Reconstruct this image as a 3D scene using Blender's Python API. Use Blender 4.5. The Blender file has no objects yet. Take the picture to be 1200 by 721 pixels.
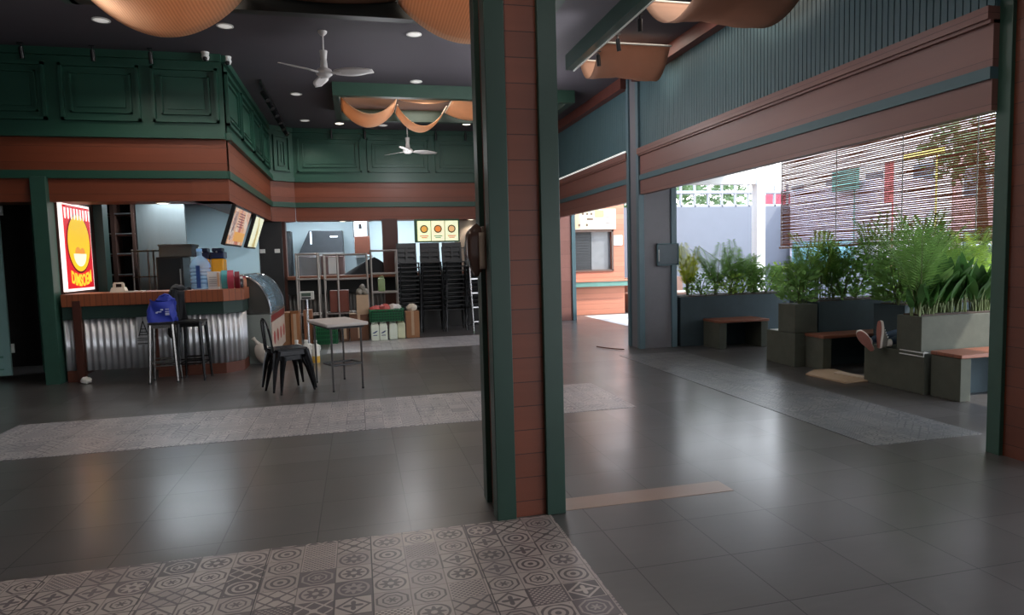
import bpy, bmesh, math, random
from mathutils import Vector, Matrix, Euler
random.seed(11)
PI = math.pi
sc = bpy.context.scene
COL = sc.collection

# ------------------------------------------------------------------ geometry collector
class MB:
    def __init__(s):
        s.v = []; s.f = []
    def add(s, vs, fs):
        n = len(s.v)
        s.v += [tuple(p) for p in vs]
        s.f += [tuple(i + n for i in f) for f in fs]
        return s
    def box(s, x0, x1, y0, y1, z0, z1, M=None):
        vs = [(x, y, z) for z in (z0, z1) for y in (y0, y1) for x in (x0, x1)]
        if M is not None: vs = [M @ Vector(p) for p in vs]
        return s.add(vs, [(0, 2, 3, 1), (4, 5, 7, 6), (0, 1, 5, 4), (2, 6, 7, 3), (0, 4, 6, 2), (1, 3, 7, 5)])
    def cbox(s, c, d, M=None):
        return s.box(c[0]-d[0]/2, c[0]+d[0]/2, c[1]-d[1]/2, c[1]+d[1]/2, c[2]-d[2]/2, c[2]+d[2]/2, M)
    def tube(s, pts, r, n=8, cap=True, flat=1.0):
        pts = [Vector(p) for p in pts]
        rs = r if isinstance(r, (list, tuple)) else [r] * len(pts)
        rings = []; up = None
        for i, p in enumerate(pts):
            d = (pts[min(i+1, len(pts)-1)] - pts[max(i-1, 0)])
            if d.length < 1e-9: d = Vector((0, 0, 1))
            d.normalize()
            if up is None:
                up = Vector((0, 0, 1)) if abs(d.z) < .9 else Vector((1, 0, 0))
            a = up - d * up.dot(d)
            if a.length < 1e-6: a = d.orthogonal()
            a.normalize(); b = d.cross(a); up = a
            rings.append([p + (a*math.cos(2*PI*k/n)*flat + b*math.sin(2*PI*k/n)) * rs[i] for k in range(n)])
        vs = [q for R in rings for q in R]; fs = []
        for i in range(len(rings)-1):
            for k in range(n):
                fs.append((i*n+k, i*n+(k+1) % n, (i+1)*n+(k+1) % n, (i+1)*n+k))
        if cap:
            fs.append(tuple(range(n-1, -1, -1))); fs.append(tuple((len(rings)-1)*n+k for k in range(n)))
        return s.add(vs, fs)
    def lathe(s, prof, c=(0, 0, 0), n=24, sx=1, sy=1, cap=True, M=None):
        vs = []; fs = []
        for (r, z) in prof:
            for k in range(n):
                a = 2*PI*k/n
                p = Vector((c[0]+r*sx*math.cos(a), c[1]+r*sy*math.sin(a), c[2]+z))
                vs.append(M @ p if M is not None else p)
        m = len(prof)
        for i in range(m-1):
            for k in range(n):
                fs.append((i*n+k, i*n+(k+1) % n, (i+1)*n+(k+1) % n, (i+1)*n+k))
        if cap:
            fs.append(tuple(range(n-1, -1, -1))); fs.append(tuple((m-1)*n+k for k in range(n)))
        return s.add(vs, fs)
    def loft(s, rings, cap=True, closed=True):
        n = len(rings[0]); vs = [p for R in rings for p in R]; fs = []
        kk = n if closed else n-1
        for i in range(len(rings)-1):
            for k in range(kk):
                fs.append((i*n+k, i*n+(k+1) % n, (i+1)*n+(k+1) % n, (i+1)*n+k))
        if cap and closed:
            fs.append(tuple(range(n-1, -1, -1))); fs.append(tuple((len(rings)-1)*n+k for k in range(n)))
        return s.add(vs, fs)
    def prism(s, poly, z0, z1):                      # footprint polygon (x, y) extruded upward
        n = len(poly)
        vs = [(x, y, z0) for x, y in poly] + [(x, y, z1) for x, y in poly]
        fs = [tuple(range(n-1, -1, -1)), tuple(range(n, 2*n))] + [(k, (k+1) % n, n+(k+1) % n, n+k) for k in range(n)]
        return s.add(vs, fs)
    def slab(s, poly, off):                           # planar 3-D polygon given a thickness vector
        n = len(poly); off = Vector(off)
        vs = [Vector(p) for p in poly] + [Vector(p)+off for p in poly]
        fs = [tuple(range(n-1, -1, -1)), tuple(range(n, 2*n))] + [(k, (k+1) % n, n+(k+1) % n, n+k) for k in range(n)]
        return s.add(vs, fs)
    def ball(s, c, r, n=12, m=8, sq=1.0):
        r = r if isinstance(r, (list, tuple)) else (r, r, r)
        rings = []
        for i in range(m+1):
            t = -PI/2 + PI*i/m
            cz = math.sin(t); cr = max(math.cos(t), 1e-3)
            rings.append([(c[0]+r[0]*cr*math.cos(2*PI*k/n), c[1]+r[1]*cr*math.sin(2*PI*k/n), c[2]+r[2]*cz) for k in range(n)])
        return s.loft(rings)
    def grid(s, fn, nu, nv, M=None):
        vs = [fn(i/nu, j/nv) for i in range(nu+1) for j in range(nv+1)]
        fs = [(i*(nv+1)+j, (i+1)*(nv+1)+j, (i+1)*(nv+1)+j+1, i*(nv+1)+j+1) for i in range(nu) for j in range(nv)]
        return s.add(vs, fs)
    def xf(s, M):
        s.v = [tuple(M @ Vector(p)) for p in s.v]; return s
    def jitter(s, a):
        s.v = [tuple(c + random.uniform(-a, a) for c in p) for p in s.v]; return s

def mesh_from(mb, name, mat, off=(0, 0, 0), smooth=True, ang=35):
    me = bpy.data.meshes.new(name)
    me.from_pydata([(p[0]-off[0], p[1]-off[1], p[2]-off[2]) for p in mb.v], [], mb.f)
    bm = bmesh.new(); bm.from_mesh(me)
    bmesh.ops.recalc_face_normals(bm, faces=bm.faces[:]); bm.to_mesh(me); bm.free()
    if smooth:
        me.polygons.foreach_set('use_smooth', [True]*len(me.polygons))
        me.set_sharp_from_angle(angle=math.radians(ang))
    for m in (mat if isinstance(mat, (list, tuple)) else [mat]): me.materials.append(m)
    me.update()
    return me

def wpos(o):
    p = Vector((0, 0, 0))
    while o is not None: p += Vector(o.location); o = o.parent
    return p

def part(name, mb, mat, parent, bevel=0, label=None, local=False, smooth=True, solid=0, sub=0, ang=35):
    """one mesh object under its thing; geometry given in world space unless local"""
    off = (0, 0, 0) if local else wpos(parent)
    o = bpy.data.objects.new(name, mesh_from(mb, name, mat, off, smooth, ang)); COL.objects.link(o)
    o.parent = parent
    mods(o, bevel, solid, sub)
    if label: o['label'] = label
    return o
def mods(o, bevel, solid, sub):
    if solid:
        m = o.modifiers.new('t', 'SOLIDIFY'); m.thickness = solid; m.offset = 0
    if bevel:
        m = o.modifiers.new('b', 'BEVEL'); m.width = bevel; m.segments = 2; m.limit_method = 'ANGLE'; m.angle_limit = math.radians(50)
    if sub:
        m = o.modifiers.new('s', 'SUBSURF'); m.levels = sub; m.render_levels = sub
def thing(name, label, cat, loc=(0, 0, 0), rotz=0, group=None):
    o = bpy.data.objects.new(name, None); COL.objects.link(o)
    o.empty_display_size = .1
    o.location = loc; o.rotation_euler = (0, 0, rotz)
    o['label'] = label; o['category'] = cat
    if group: o['group'] = group
    return o
def solo(name, label, cat, mb, mat, group=None, bevel=0, smooth=True, solid=0, sub=0, kind=None, rot=None, ang=35):
    xs = [p[0] for p in mb.v]; ys = [p[1] for p in mb.v]; zs = [p[2] for p in mb.v]
    off = ((min(xs)+max(xs))/2, (min(ys)+max(ys))/2, min(zs))
    o = bpy.data.objects.new(name, mesh_from(mb, name, mat, off, smooth, ang)); COL.objects.link(o)
    o.location = off
    o['label'] = label; o['category'] = cat
    if group: o['group'] = group
    if kind: o['kind'] = kind
    mods(o, bevel, solid, sub)
    return o
def struct(name, mb, mat, parent=None, bevel=0, smooth=True, solid=0):
    o = bpy.data.objects.new(name, mesh_from(mb, name, mat, (0, 0, 0) if parent is None else wpos(parent), smooth)); COL.objects.link(o)
    if parent is not None: o.parent = parent
    else: o['kind'] = 'structure'
    mods(o, bevel, solid, 0)
    return o
def dup(root, loc, rotz, label=None, group=None):
    r = root.copy(); COL.objects.link(r); r.location = loc; r.rotation_euler = (0, 0, rotz)
    if label: r['label'] = label
    if group: r['group'] = group
    for ch in list(root.children):
        c = ch.copy(); COL.objects.link(c); c.parent = r
        for g in ch.children:
            d = g.copy(); COL.objects.link(d); d.parent = c
    return r

# ------------------------------------------------------------------ node expression helper
class E_:
    def __init__(s, nt, o): s.nt = nt; s.o = o
    def _m(s, op, b=None, c=None):
        n = s.nt.nodes.new('ShaderNodeMath'); n.operation = op
        s.nt.links.new(s.o, n.inputs[0])
        for i, q in ((1, b), (2, c)):
            if q is None: continue
            if isinstance(q, E_): s.nt.links.new(q.o, n.inputs[i])
            else: n.inputs[i].default_value = q
        return E_(s.nt, n.outputs[0])
    def __add__(s, b): return s._m('ADD', b)
    __radd__ = __add__
    def __sub__(s, b): return s._m('SUBTRACT', b)
    def __rsub__(s, b): return (s * -1.0) + b
    def __mul__(s, b): return s._m('MULTIPLY', b)
    __rmul__ = __mul__
    def __truediv__(s, b): return s._m('DIVIDE', b)
    def lt(s, b): return s._m('LESS_THAN', b)
    def gt(s, b): return s._m('GREATER_THAN', b)
    def fract(s): return s._m('FRACT')
    def floor(s): return s._m('FLOOR')
    def abs(s): return s._m('ABSOLUTE')
    def sqrt(s): return s._m('SQRT')
    def cos(s): return s._m('COSINE')
    def sin(s): return s._m('SINE')
    def atan2(s, b): return s._m('ARCTAN2', b)
    def max(s, b): return s._m('MAXIMUM', b)
    def min(s, b): return s._m('MINIMUM', b)
    def clamp(s): return s.max(0.0).min(1.0)

class Mat:
    def __init__(s, name):
        s.m = bpy.data.materials.new(name); s.m.use_nodes = True
        s.nt = s.m.node_tree; s.b = s.nt.nodes['Principled BSDF']
        s.tc = s.nt.nodes.new('ShaderNodeTexCoord')
    def xyz(s, src='Object'):
        n = s.nt.nodes.new('ShaderNodeSeparateXYZ'); s.nt.links.new(s.tc.outputs[src], n.inputs[0])
        return [E_(s.nt, o) for o in n.outputs]
    def noise(s, scale=(1, 1, 1), detail=3, rough=.5, src='Object', k=1.0):
        mp = s.nt.nodes.new('ShaderNodeMapping'); mp.inputs['Scale'].default_value = scale
        s.nt.links.new(s.tc.outputs[src], mp.inputs[0])
        n = s.nt.nodes.new('ShaderNodeTexNoise'); n.inputs['Scale'].default_value = k
        n.inputs['Detail'].default_value = detail; n.inputs['Roughness'].default_value = rough
        s.nt.links.new(mp.outputs[0], n.inputs['Vector'])
        return E_(s.nt, n.outputs[0])
    def white(s, x, y, z=None):
        c = s.nt.nodes.new('ShaderNodeCombineXYZ'); s.nt.links.new(x.o, c.inputs[0]); s.nt.links.new(y.o, c.inputs[1])
        if z is not None: s.nt.links.new(z.o, c.inputs[2])
        n = s.nt.nodes.new('ShaderNodeTexWhiteNoise'); n.noise_dimensions = '3D'; s.nt.links.new(c.outputs[0], n.inputs['Vector'])
        q = s.nt.nodes.new('ShaderNodeSeparateColor'); s.nt.links.new(n.outputs['Color'], q.inputs[0])
        return [E_(s.nt, o) for o in q.outputs]
    def mix(s, fac, a, b):
        n = s.nt.nodes.new('ShaderNodeMix'); n.data_type = 'RGBA'
        s.nt.links.new(fac.o, n.inputs[0])
        for i, q in ((6, a), (7, b)):
            if isinstance(q, E_): s.nt.links.new(q.o, n.inputs[i])
            else: n.inputs[i].default_value = (*q, 1)
        return E_(s.nt, n.outputs[2])
    def set(s, key, q):
        i = s.b.inputs[key]
        if isinstance(q, E_): s.nt.links.new(q.o, i)
        elif isinstance(q, tuple) and len(q) == 3: i.default_value = (*q, 1)
        else: i.default_value = q
        return s
    def bump(s, h, strength=.3, dist=.01):
        n = s.nt.nodes.new('ShaderNodeBump'); n.inputs['Strength'].default_value = strength; n.inputs['Distance'].default_value = dist
        s.nt.links.new(h.o, n.inputs['Height']); s.nt.links.new(n.outputs[0], s.b.inputs['Normal'])
        return s

def srgb(r, g, b):
    f = lambda c: (c/255/12.92 if c/255 <= .04045 else ((c/255+.055)/1.055)**2.4)
    return (f(r), f(g), f(b))
def mul(c, k): return tuple(min(1, q*k) for q in c)
def plain(name, c, rough=.5, metal=0, var=.18, k=6, bump=0, spec=None, emit=0, src='Object', scale=(1, 1, 1)):
    m = Mat(name); n = m.noise(scale, 3, .6, src, k)
    m.set('Base Color', m.mix(n, mul(c, 1-var), mul(c, 1+var))).set('Roughness', rough).set('Metallic', metal)
    if spec is not None: m.set('Specular IOR Level', spec)
    if bump: m.bump(n, bump)
    if emit:
        m.set('Emission Color', c).set('Emission Strength', emit)
    return m.m
def wood(name, c, axis='x', joint=None, jaxis='z', jw=.006, rough=.45, off=0.0, dark=.25, var=.35):
    """grain runs along axis; board joints every `joint` metres across jaxis"""
    m = Mat(name)
    sca = {'x': (.9, 14, 14), 'y': (14, .9, 14), 'z': (14, 14, .9)}[axis]
    n = m.noise(sca, 4, .65); n2 = m.noise((.7, .7, .7), 2)
    f = (n*.7 + n2*.5 - .1).clamp()
    col = m.mix(f, mul(c, 1-var), mul(c, 1+var))
    if joint:
        q = (m.xyz()['xyz'.index(jaxis)] + off) / joint
        w = m.white(q.floor(), q.floor()*0.37)[0]
        col = m.mix(w*.55, col, mul(c, .62))
        j = q.fract().lt(jw/joint)
        col = m.mix(j, col, mul(c, dark))
        m.bump(j*-1.0, .5, .004)
    m.set('Base Color', col).set('Roughness', rough)
    return m.m
def glass(name, c=(1, 1, 1), rough=.03, alpha=.25):
    m = Mat(name); n = m.noise((1, 1, 1), 2)
    m.set('Base Color', m.mix(n, mul(c, .95), c)).set('Roughness', rough).set('Alpha', alpha).set('IOR', 1.45)
    return m.m
def leaf(name, c, c2, tr=.45):
    m = Mat(name); nt = m.nt
    n = m.noise((1, 1, 1), 3, .6, 'Object', 5)
    col = m.mix(n, c, c2)
    m.set('Base Color', col).set('Roughness', .45)
    t = nt.nodes.new('ShaderNodeBsdfTranslucent'); nt.links.new(col.o, t.inputs[0])
    mx = nt.nodes.new('ShaderNodeMixShader'); mx.inputs[0].default_value = tr
    nt.links.new(m.b.outputs[0], mx.inputs[1]); nt.links.new(t.outputs[0], mx.inputs[2])
    nt.links.new(mx.outputs[0], nt.nodes['Material Output'].inputs[0])
    return m.m
# ------------------------------------------------------------------ materials
GREEN = srgb(38, 72, 58)
M_green = plain('green_paint', srgb(36, 76, 62), .42, var=.12, k=3)
M_green2 = plain('green_paint_dark', srgb(31, 54, 48), .5, var=.12, k=3)
M_teal = plain('hazed_teal_paint', srgb(78, 106, 114), .55, var=.12, k=2)  # teal made lighter and cooler to carry the haze by the terrace
M_wood = wood('red_wood', srgb(128, 64, 40), 'x', .20, 'z', .004)
M_woody = wood('red_wood_depth', srgb(132, 68, 44), 'y', .20, 'z', .004)
M_woodR = wood('hazed_terrace_wood', srgb(142, 98, 90), 'y', .30, 'z', .003, var=.2)  # wood tone greyed and lightened to carry the terrace haze
M_woodcol = wood('column_wood', srgb(116, 60, 40), 'x', .135, 'z', .005, var=.25, off=.05)
M_woodv = wood('counter_wood', srgb(150, 82, 50), 'z', .066, 'x', .005, var=.35)
M_woodtop = wood('bench_wood', srgb(140, 84, 62), 'x', .09, 'y', .004, var=.25)
M_woodk = wood('kiosk_wood', srgb(212, 136, 108), 'x', .13, 'z', .007, var=.2, dark=.55)
M_darkwood = wood('dark_wood', srgb(74, 38, 28), 'z', None, var=.3)
M_brown = plain('brown_board', srgb(92, 50, 36), .5)
M_ceil = plain('ceiling_paint', srgb(74, 69, 76), .75, var=.1, k=1.5)
M_black = plain('black_metal', srgb(22, 22, 24), .35, var=.2)
M_blackgloss = plain('black_gloss_metal', srgb(26, 26, 28), .22, metal=.6, var=.2)
M_blackplastic = plain('black_plastic', srgb(24, 24, 26), .4, var=.2)
M_dark = plain('dark_panel', srgb(44, 44, 46), .7)
M_darker = plain('dark_recess', srgb(20, 20, 20), .8)
M_chrome = plain('chrome', srgb(190, 190, 192), .2, metal=1, var=.06)
M_steel = plain('brushed_steel', srgb(170, 176, 178), .35, metal=.85, var=.12, scale=(1, 1, .2), k=8)
M_zinc = plain('corrugated_zinc', srgb(214, 216, 220), .36, metal=.75, var=.12, scale=(2, 2, .4), k=5)
M_rack = plain('shelf_steel', srgb(150, 142, 136), .4, metal=.7)
M_white = plain('white_paint', srgb(225, 225, 222), .5, var=.04)
M_offwhite = plain('white_plastic', srgb(222, 220, 212), .45, var=.06)
M_fan = plain('fan_enamel', srgb(208, 204, 202), .35, var=.05)
M_concrete = plain('concrete', srgb(80, 82, 72), .85, var=.28, k=7, bump=.15)
M_concrete2 = plain('concrete_dark', srgb(56, 70, 76), .85, var=.25, k=5, bump=.15)

_m = Mat('ribbed_cloth'); _x, _y, _z = _m.xyz()
_r = ((_x*230.0).sin()*.5+.5)*.5 + _m.noise((1, 1, 1), 3)*.5
_m.set('Base Color', _m.mix(_r, srgb(186, 140, 104), srgb(226, 182, 142))).set('Roughness', .85); 
def translucent(m, f):
    nt = m.nt; t = nt.nodes.new('ShaderNodeBsdfTranslucent'); nt.links.new(m.b.inputs['Base Color'].links[0].from_socket, t.inputs[0])
    x = nt.nodes.new('ShaderNodeMixShader'); x.inputs[0].default_value = f
    nt.links.new(m.b.outputs[0], x.inputs[1]); nt.links.new(t.outputs[0], x.inputs[2]); nt.links.new(x.outputs[0], nt.nodes['Material Output'].inputs[0])
    return m.m
M_ribbed = translucent(_m, .35)
def cloth_mat(name, c):
    m = Mat(name); n = m.noise((1, 1, 1), 3, .6, 'Object', 4)
    m.set('Base Color', m.mix(n, mul(c, .88), mul(c, 1.1))).set('Roughness', .85); return translucent(m, .35)
M_fabric = cloth_mat('drape_cloth', srgb(224, 184, 148))
M_kitchen = plain('kitchen_wall', srgb(206, 222, 228), .6, var=.05, k=2)
M_greywall = plain('grey_render', srgb(112, 116, 126), .8, var=.08, k=2)
M_card = plain('cardboard', srgb(150, 106, 74), .8, var=.14, k=8)
M_card2 = plain('cardboard_dark', srgb(104, 70, 52), .8, var=.14, k=8)
M_cardlight = plain('cardboard_pale', srgb(178, 152, 126), .8, var=.1, k=8)
M_maroon = plain('maroon_board', srgb(108, 54, 40), .6)
M_greenplastic = plain('green_plastic', srgb(24, 104, 62), .4, var=.15)
M_jerry = plain('jerrycan_plastic', srgb(216, 224, 208), .4, var=.05)
M_label = plain('blue_print', srgb(50, 70, 110), .5)
M_blue = plain('blue_bag_cloth', srgb(40, 58, 165), .55, var=.3, k=14)
M_cloth = plain('black_cloth', srgb(20, 22, 28), .9, var=.3)
M_plasticbag = plain('thin_plastic_bag', srgb(190, 180, 168), .4, var=.15, k=12)

# slate-grey floor tiles
def floor_mat():
    m = Mat('slate_tiles'); x, y, z = m.xyz()
    u = (x - 1.195)/.4885; v = (y - 2.25)/.4335
    w = m.white(u.floor(), v.floor())
    n = m.noise((1.2, 3, 1), 3, .5); n2 = m.noise((7, 30, 7), 2, .5)
    k = (n*.65 + n2*.35)
    c = m.mix(k, srgb(64, 61, 60), srgb(98, 94, 93))
    c = m.mix(w[0]*.55, c, srgb(70, 67, 66))
    ju = u.fract().min(1.0 - u.fract()); jv = v.fract().min(1.0 - v.fract())
    j = ju.lt(.0055).max(jv.lt(.0062))
    c = m.mix(j, c, srgb(26, 25, 25))
    m.set('Base Color', c).set('Roughness', (n2*.05 + w[1]*.05 + .282)).set('Specular IOR Level', .5).set('Coat Weight', w[0]*.15 + .24).set('Coat Roughness', .19).set('Coat IOR', 1.6)
    return m.m
M_floor = floor_mat()

# patchwork of patterned cement tiles
def pattern_mat(name, dim, lo, hi):
    m = Mat(name); x, y, z = m.xyz()
    s = .163
    u = x/s; v = y/(s*.9)
    cu, cv = u.floor(), v.floor()
    fx = u.fract() - .5; fy = v.fract() - .5
    ax, ay = fx.abs(), fy.abs()
    w = m.white(cu, cv); w2 = m.white(cv + 17.0, cu + 5.0)
    r = (fx*fx + fy*fy).sqrt(); a = fy.atan2(fx)
    d = ax + ay; mx = ax.max(ay)
    petals = r.lt((a*8.0).cos()*.07 + .25); core = r.lt(.09)
    A = (petals - core).max((r - .40).abs().lt(.035))
    B = (d - .42).abs().lt(.05).max((a*4.0).cos()._m('MULTIPLY', .09)._m('ADD', .17).gt(r)).max(mx.gt(.46))
    C_ = ((r*34.0).sin().gt(.2)) * (mx.lt(.42)) 
    octo = mx.max(d*.72)
    D = (octo - .40).abs().lt(.03).max((octo - .24).abs().lt(.025)).max(r.lt((a*6.0).cos()*.05+.11))
    Ee = (((ax - ay).abs().lt(.05)).max((d - .5).abs().lt(.04))).max(mx.lt(.10))
    F = (((fx*40.0).sin()*((fy*40.0).sin())).gt(.1)) * (mx.lt(.45))
    p = A
    for t, q in ((.18, B), (.36, C_), (.5, D), (.72, Ee), (.88, F)):
        g = w[0].gt(t)
        p = p*(1.0 - g) + q*g
    n = m.noise((1, 1, 1), 4, .6, 'Object', 6)
    inv = w2[1].gt(.8)
    p = p*(1.0-inv) + (1.0-p)*inv
    light = m.mix(w[1], lo, hi); dk = m.mix(w[2], dim, mul(dim, 1.7))
    c = m.mix(p, light, dk)
    c = m.mix(n*.35, c, mul(lo, .8))
    joint = mx.gt(.485)
    c = m.mix(joint*.6, c, mul(dim, .8))
    big = ((x - 1.0)/.5).fract().lt(.01)
    c = m.mix(big, c, mul(dim, .5))
    m.set('Base Color', c).set('Roughness', n*.12 + .285)
    return m.m
M_pattern = pattern_mat('patterned_tiles', srgb(70, 62, 66), srgb(146, 134, 130), srgb(178, 164, 156))
M_pattern2 = pattern_mat('patterned_tiles_pale', srgb(100, 98, 104), srgb(160, 156, 158), srgb(184, 178, 176))
M_pattern3 = pattern_mat('patterned_tiles_grey', srgb(66, 68, 72), srgb(104, 104, 105), srgb(130, 127, 124))

# ------------------------------------------------------------------ floor, inlays, ceiling
struct('floor', MB().add([(-10, -7, 0), (9.5, -7, 0), (9.5, 18, 0), (-10, 18, 0)], [(0, 1, 2, 3)]), M_floor)
def inlay(name, x0, x1, y0, y1, mat):
    struct(name, MB().box(x0, x1, y0, y1, -.02, .003), mat, smooth=False)
inlay('trim_1', -3.4, .995, -1.5, 3.395, M_pattern)
inlay('trim_2', -3.17, 2.53, 5.63, 6.89, M_pattern2)
inlay('trim_3', 3.63, 4.64, 3.92, 8.66, M_pattern3)
inlay('trim_4', -.55, 2.53, 10.65, 12.1, M_pattern2)
struct('trim_5', MB().box(1.10, 2.17, 3.425, 3.60, -.02, .0025), plain('tan_reflection_tile', srgb(140, 118, 106), .3, var=.12))  # row coloured tan to paint in the warm reflection on the floor
struct('trim_12', MB().box(5.3, 9.4, 12.3, 14.8, -.02, .003), plain('sun_glare_paving', srgb(196, 190, 184), .6))  # pale colour stands in for sun glare on the floor outside
struct('ceiling', MB().box(-10, 4.75, -7, 18, 4.2, 4.4), M_ceil)

# ------------------------------------------------------------------ headers (fascias) with wood bands and green panelling
def run(p0, p1, z0, z1, v0, v1):
    """box along a wall line p0->p1, v = distance out from the line towards the room"""
    p0 = Vector((*p0, 0)); p1 = Vector((*p1, 0)); d = (p1-p0).normalized(); nrm = Vector((d.y, -d.x, 0))
    q = [p0 + nrm*v0, p1 + nrm*v0, p1 + nrm*v1, p0 + nrm*v1]
    return [(p.x, p.y) for p in q], z0, z1
def bar(mb, p0, p1, z0, z1, v0, v1): return mb.prism(*run(p0, p1, z0, z1, v0, v1))
def panelling(mb, p0, p1, z0, z1, spans):
    L = (Vector(p1)-Vector(p0)).length; d = (Vector(p1)-Vector(p0))/L
    at = lambda u: tuple(Vector(p0)+d*u)
    bar(mb, p0, p1, z0, z1, -.12, 0)
    bar(mb, p0, p1, z1-.09, z1, 0, .05)
    for a, b in spans:
        h0, h1 = z0+.12, z1-.18
        for (o, w, t) in ((0, .035, .045), (.10, .022, .03)):
            bar(mb, at(a+o), at(a+o+w), h0+o, h1-o, 0, t); bar(mb, at(b-o-w), at(b-o), h0+o, h1-o, 0, t)
            bar(mb, at(a+o), at(b-o), h0+o, h0+o+w, 0, t); bar(mb, at(a+o), at(b-o), h1-o-w, h1-o, 0, t)
        bar(mb, at(a+.17), at(b-.17), h0+.17, h1-.17, 0, .016)
def header(name, p0, p1, spans, zb=2.31, mw=None, mg=None, thick=.45):
    mw = mw or M_wood; mg = mg or M_green
    w = struct(name, bar(bar(MB(), p0, p1, 2.70, 3.11, -.12, 0), p0, p1, zb, 2.60, -thick, -.01), mw)
    struct('green_band', bar(bar(MB(), p0, p1, 2.60, 2.70, -thick, .03), p0, p1, 3.11, 3.20, -.12, .07), mg, w)
    g = MB(); panelling(g, p0, p1, 3.20, 4.20, spans); struct('panelling', g, mg, w)
    return w
K = lambda xs, x0: [(a-x0, b-x0) for a, b in xs]
header('wall_left', (-9, 9.3), (-1.63, 9.3), K([(-8.7, -7.8), (-7.67, -6.77), (-6.64, -5.74), (-5.6, -4.7), (-4.57, -3.68), (-3.52, -2.62), (-2.48, -1.69)], -9))
header('wall_left_side', (-1.63, 9.304), (-1.63, 13.7), [(.1, 1.08), (1.2, 2.2), (2.32, 3.28), (3.4, 4.3)], mw=M_woody)
header('wall_left_corner', (-1.63, 13.7), (-1.2, 14.0), [(.09, .44)])
header('wall_back', (-1.2, 14.0), (4.25, 14.0), K([(-1.12, .16), (.28, 1.58), (1.7, 3.0), (3.12, 4.15)], -1.2), zb=2.33)

# right side: header of wood bands under grooved panelling, from the near column back to the rear wall
def right_header(name, y0, y1, zb):
    X = 4.2
    w = struct(name, MB().box(X, X+.09, y0, y1, zb, 2.57).box(X, X+.4, y0, y1, 2.65, 2.96), M_woodR)
    struct('green_band', MB().box(X-.02, X+.45, y0, y1, 2.57, 2.65), M_teal, w)
    struct('moulding', MB().box(X-.05, X+.3, y0, y1, 2.96, 3.045).box(X-.03, X+.2, y0, y1, 2.935, 2.96), M_woodR, w)
    g = MB().box(X+.02, X+.3, y0, y1, 3.045, 4.03)
    n = int((y1-y0)/.06)
    for k in range(n):
        a = y0 + (y1-y0)*k/n
        g.box(X+.008, X+.02, a+.005, a+(y1-y0)/n-.005, 3.05, 4.03)
    struct('grooved_panelling', g, M_teal, w, smooth=False)
    struct('top_beam', MB().box(X-.12, X+.3, y0, y1, 4.03, 4.2), plain('beam_wood', srgb(104, 58, 50), .5), w)
    return w
right_header('wall_right', 3.56, 9.15, 2.36)
right_header('wall_right_near', -6.5, 3.15, 2.36)
w2 = right_header('wall_right_rear', 9.55, 14.0, 2.29)
struct('ledge_strip', MB().box(4.135, 4.16, 9.55, 13.9, 3.055, 3.075), plain('glowing_strip', srgb(235, 235, 230), .4, emit=.7), w2)  # mild glow set on the strip for the bright line along this ledge

# ------------------------------------------------------------------ columns: green corner posts round a planked core
def column(name, x0, x1, y0, y1, pw, mw, mg, label, rec=.03, top=4.2):
    c = struct(name, MB().box(x0+rec, x1-rec, y0+rec, y1-rec, 0, top), mw)
    c['label'] = label
    for (a, b) in ((x0, x0+pw), (x1-pw, x1)):
        for (e, f) in ((y0, y0+pw), (y1-pw, y1)):
            struct('post', MB().box(a, b, e, f, 0, top), mg, c, bevel=.004)
    return c
column('column_1', .689, 1.085, 3.39, 3.79, .109, M_woodcol, plain('post_green', srgb(30, 56, 46), .4), 'wood-planked column with green corner posts in the middle')
c2 = column('column_2', 4.17, 4.80, 9.13, 9.58, .09, plain('hazed_column_wood', srgb(118, 116, 122), .55, var=.1), plain('hazed_post_teal', srgb(92, 116, 126), .5, var=.1), 'haze-toned grey-blue column with a switch panel beside the terrace')  # core and posts coloured grey-blue to paint in the haze over them
column('column_3', 4.25, 4.75, 3.14, 3.57, .10, M_woodcol, plain('post_green2', srgb(52, 84, 72), .4), 'wood-planked column with green posts at the right edge')
column('column_4', 4.2, 4.8, 13.9, 14.3, .09, M_woodR, M_teal, 'column at the rear corner of the hall')
sp = thing('switch_panel', 'grey switch cover panel on the column beside the terrace', 'switch panel', (4.62, 9.12, 1.43))
part('cover', MB().box(4.47, 4.80, 9.105, 9.13, 1.29, 1.60), plain('panel_grey', srgb(78, 90, 98), .5), sp, bevel=.005)
part('frame', MB().box(4.455, 4.47, 9.095, 9.13, 1.275, 1.615).box(4.80, 4.815, 9.095, 9.13, 1.275, 1.615).box(4.455, 4.815, 9.095, 9.13, 1.60, 1.615).box(4.455, 4.815, 9.095, 9.13, 1.275, 1.29), M_teal, sp)
part('handle', MB().box(4.475, 4.487, 9.085, 9.105, 1.34, 1.52), M_white, sp, bevel=.003)

# outer shell so that no light leaks in where the photo shows solid building
struct('wall_far_left', MB().box(-6.2, -6.0, 9.3, 17.3, 0, 4.2), M_dark)
struct('wall_front', MB().box(-10, 4.7, -7.2, -7, 0, 4.2), M_dark)
struct('wall_left_front', MB().box(-10, -9.8, -7, 9.3, 0, 4.2), M_dark)

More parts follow.
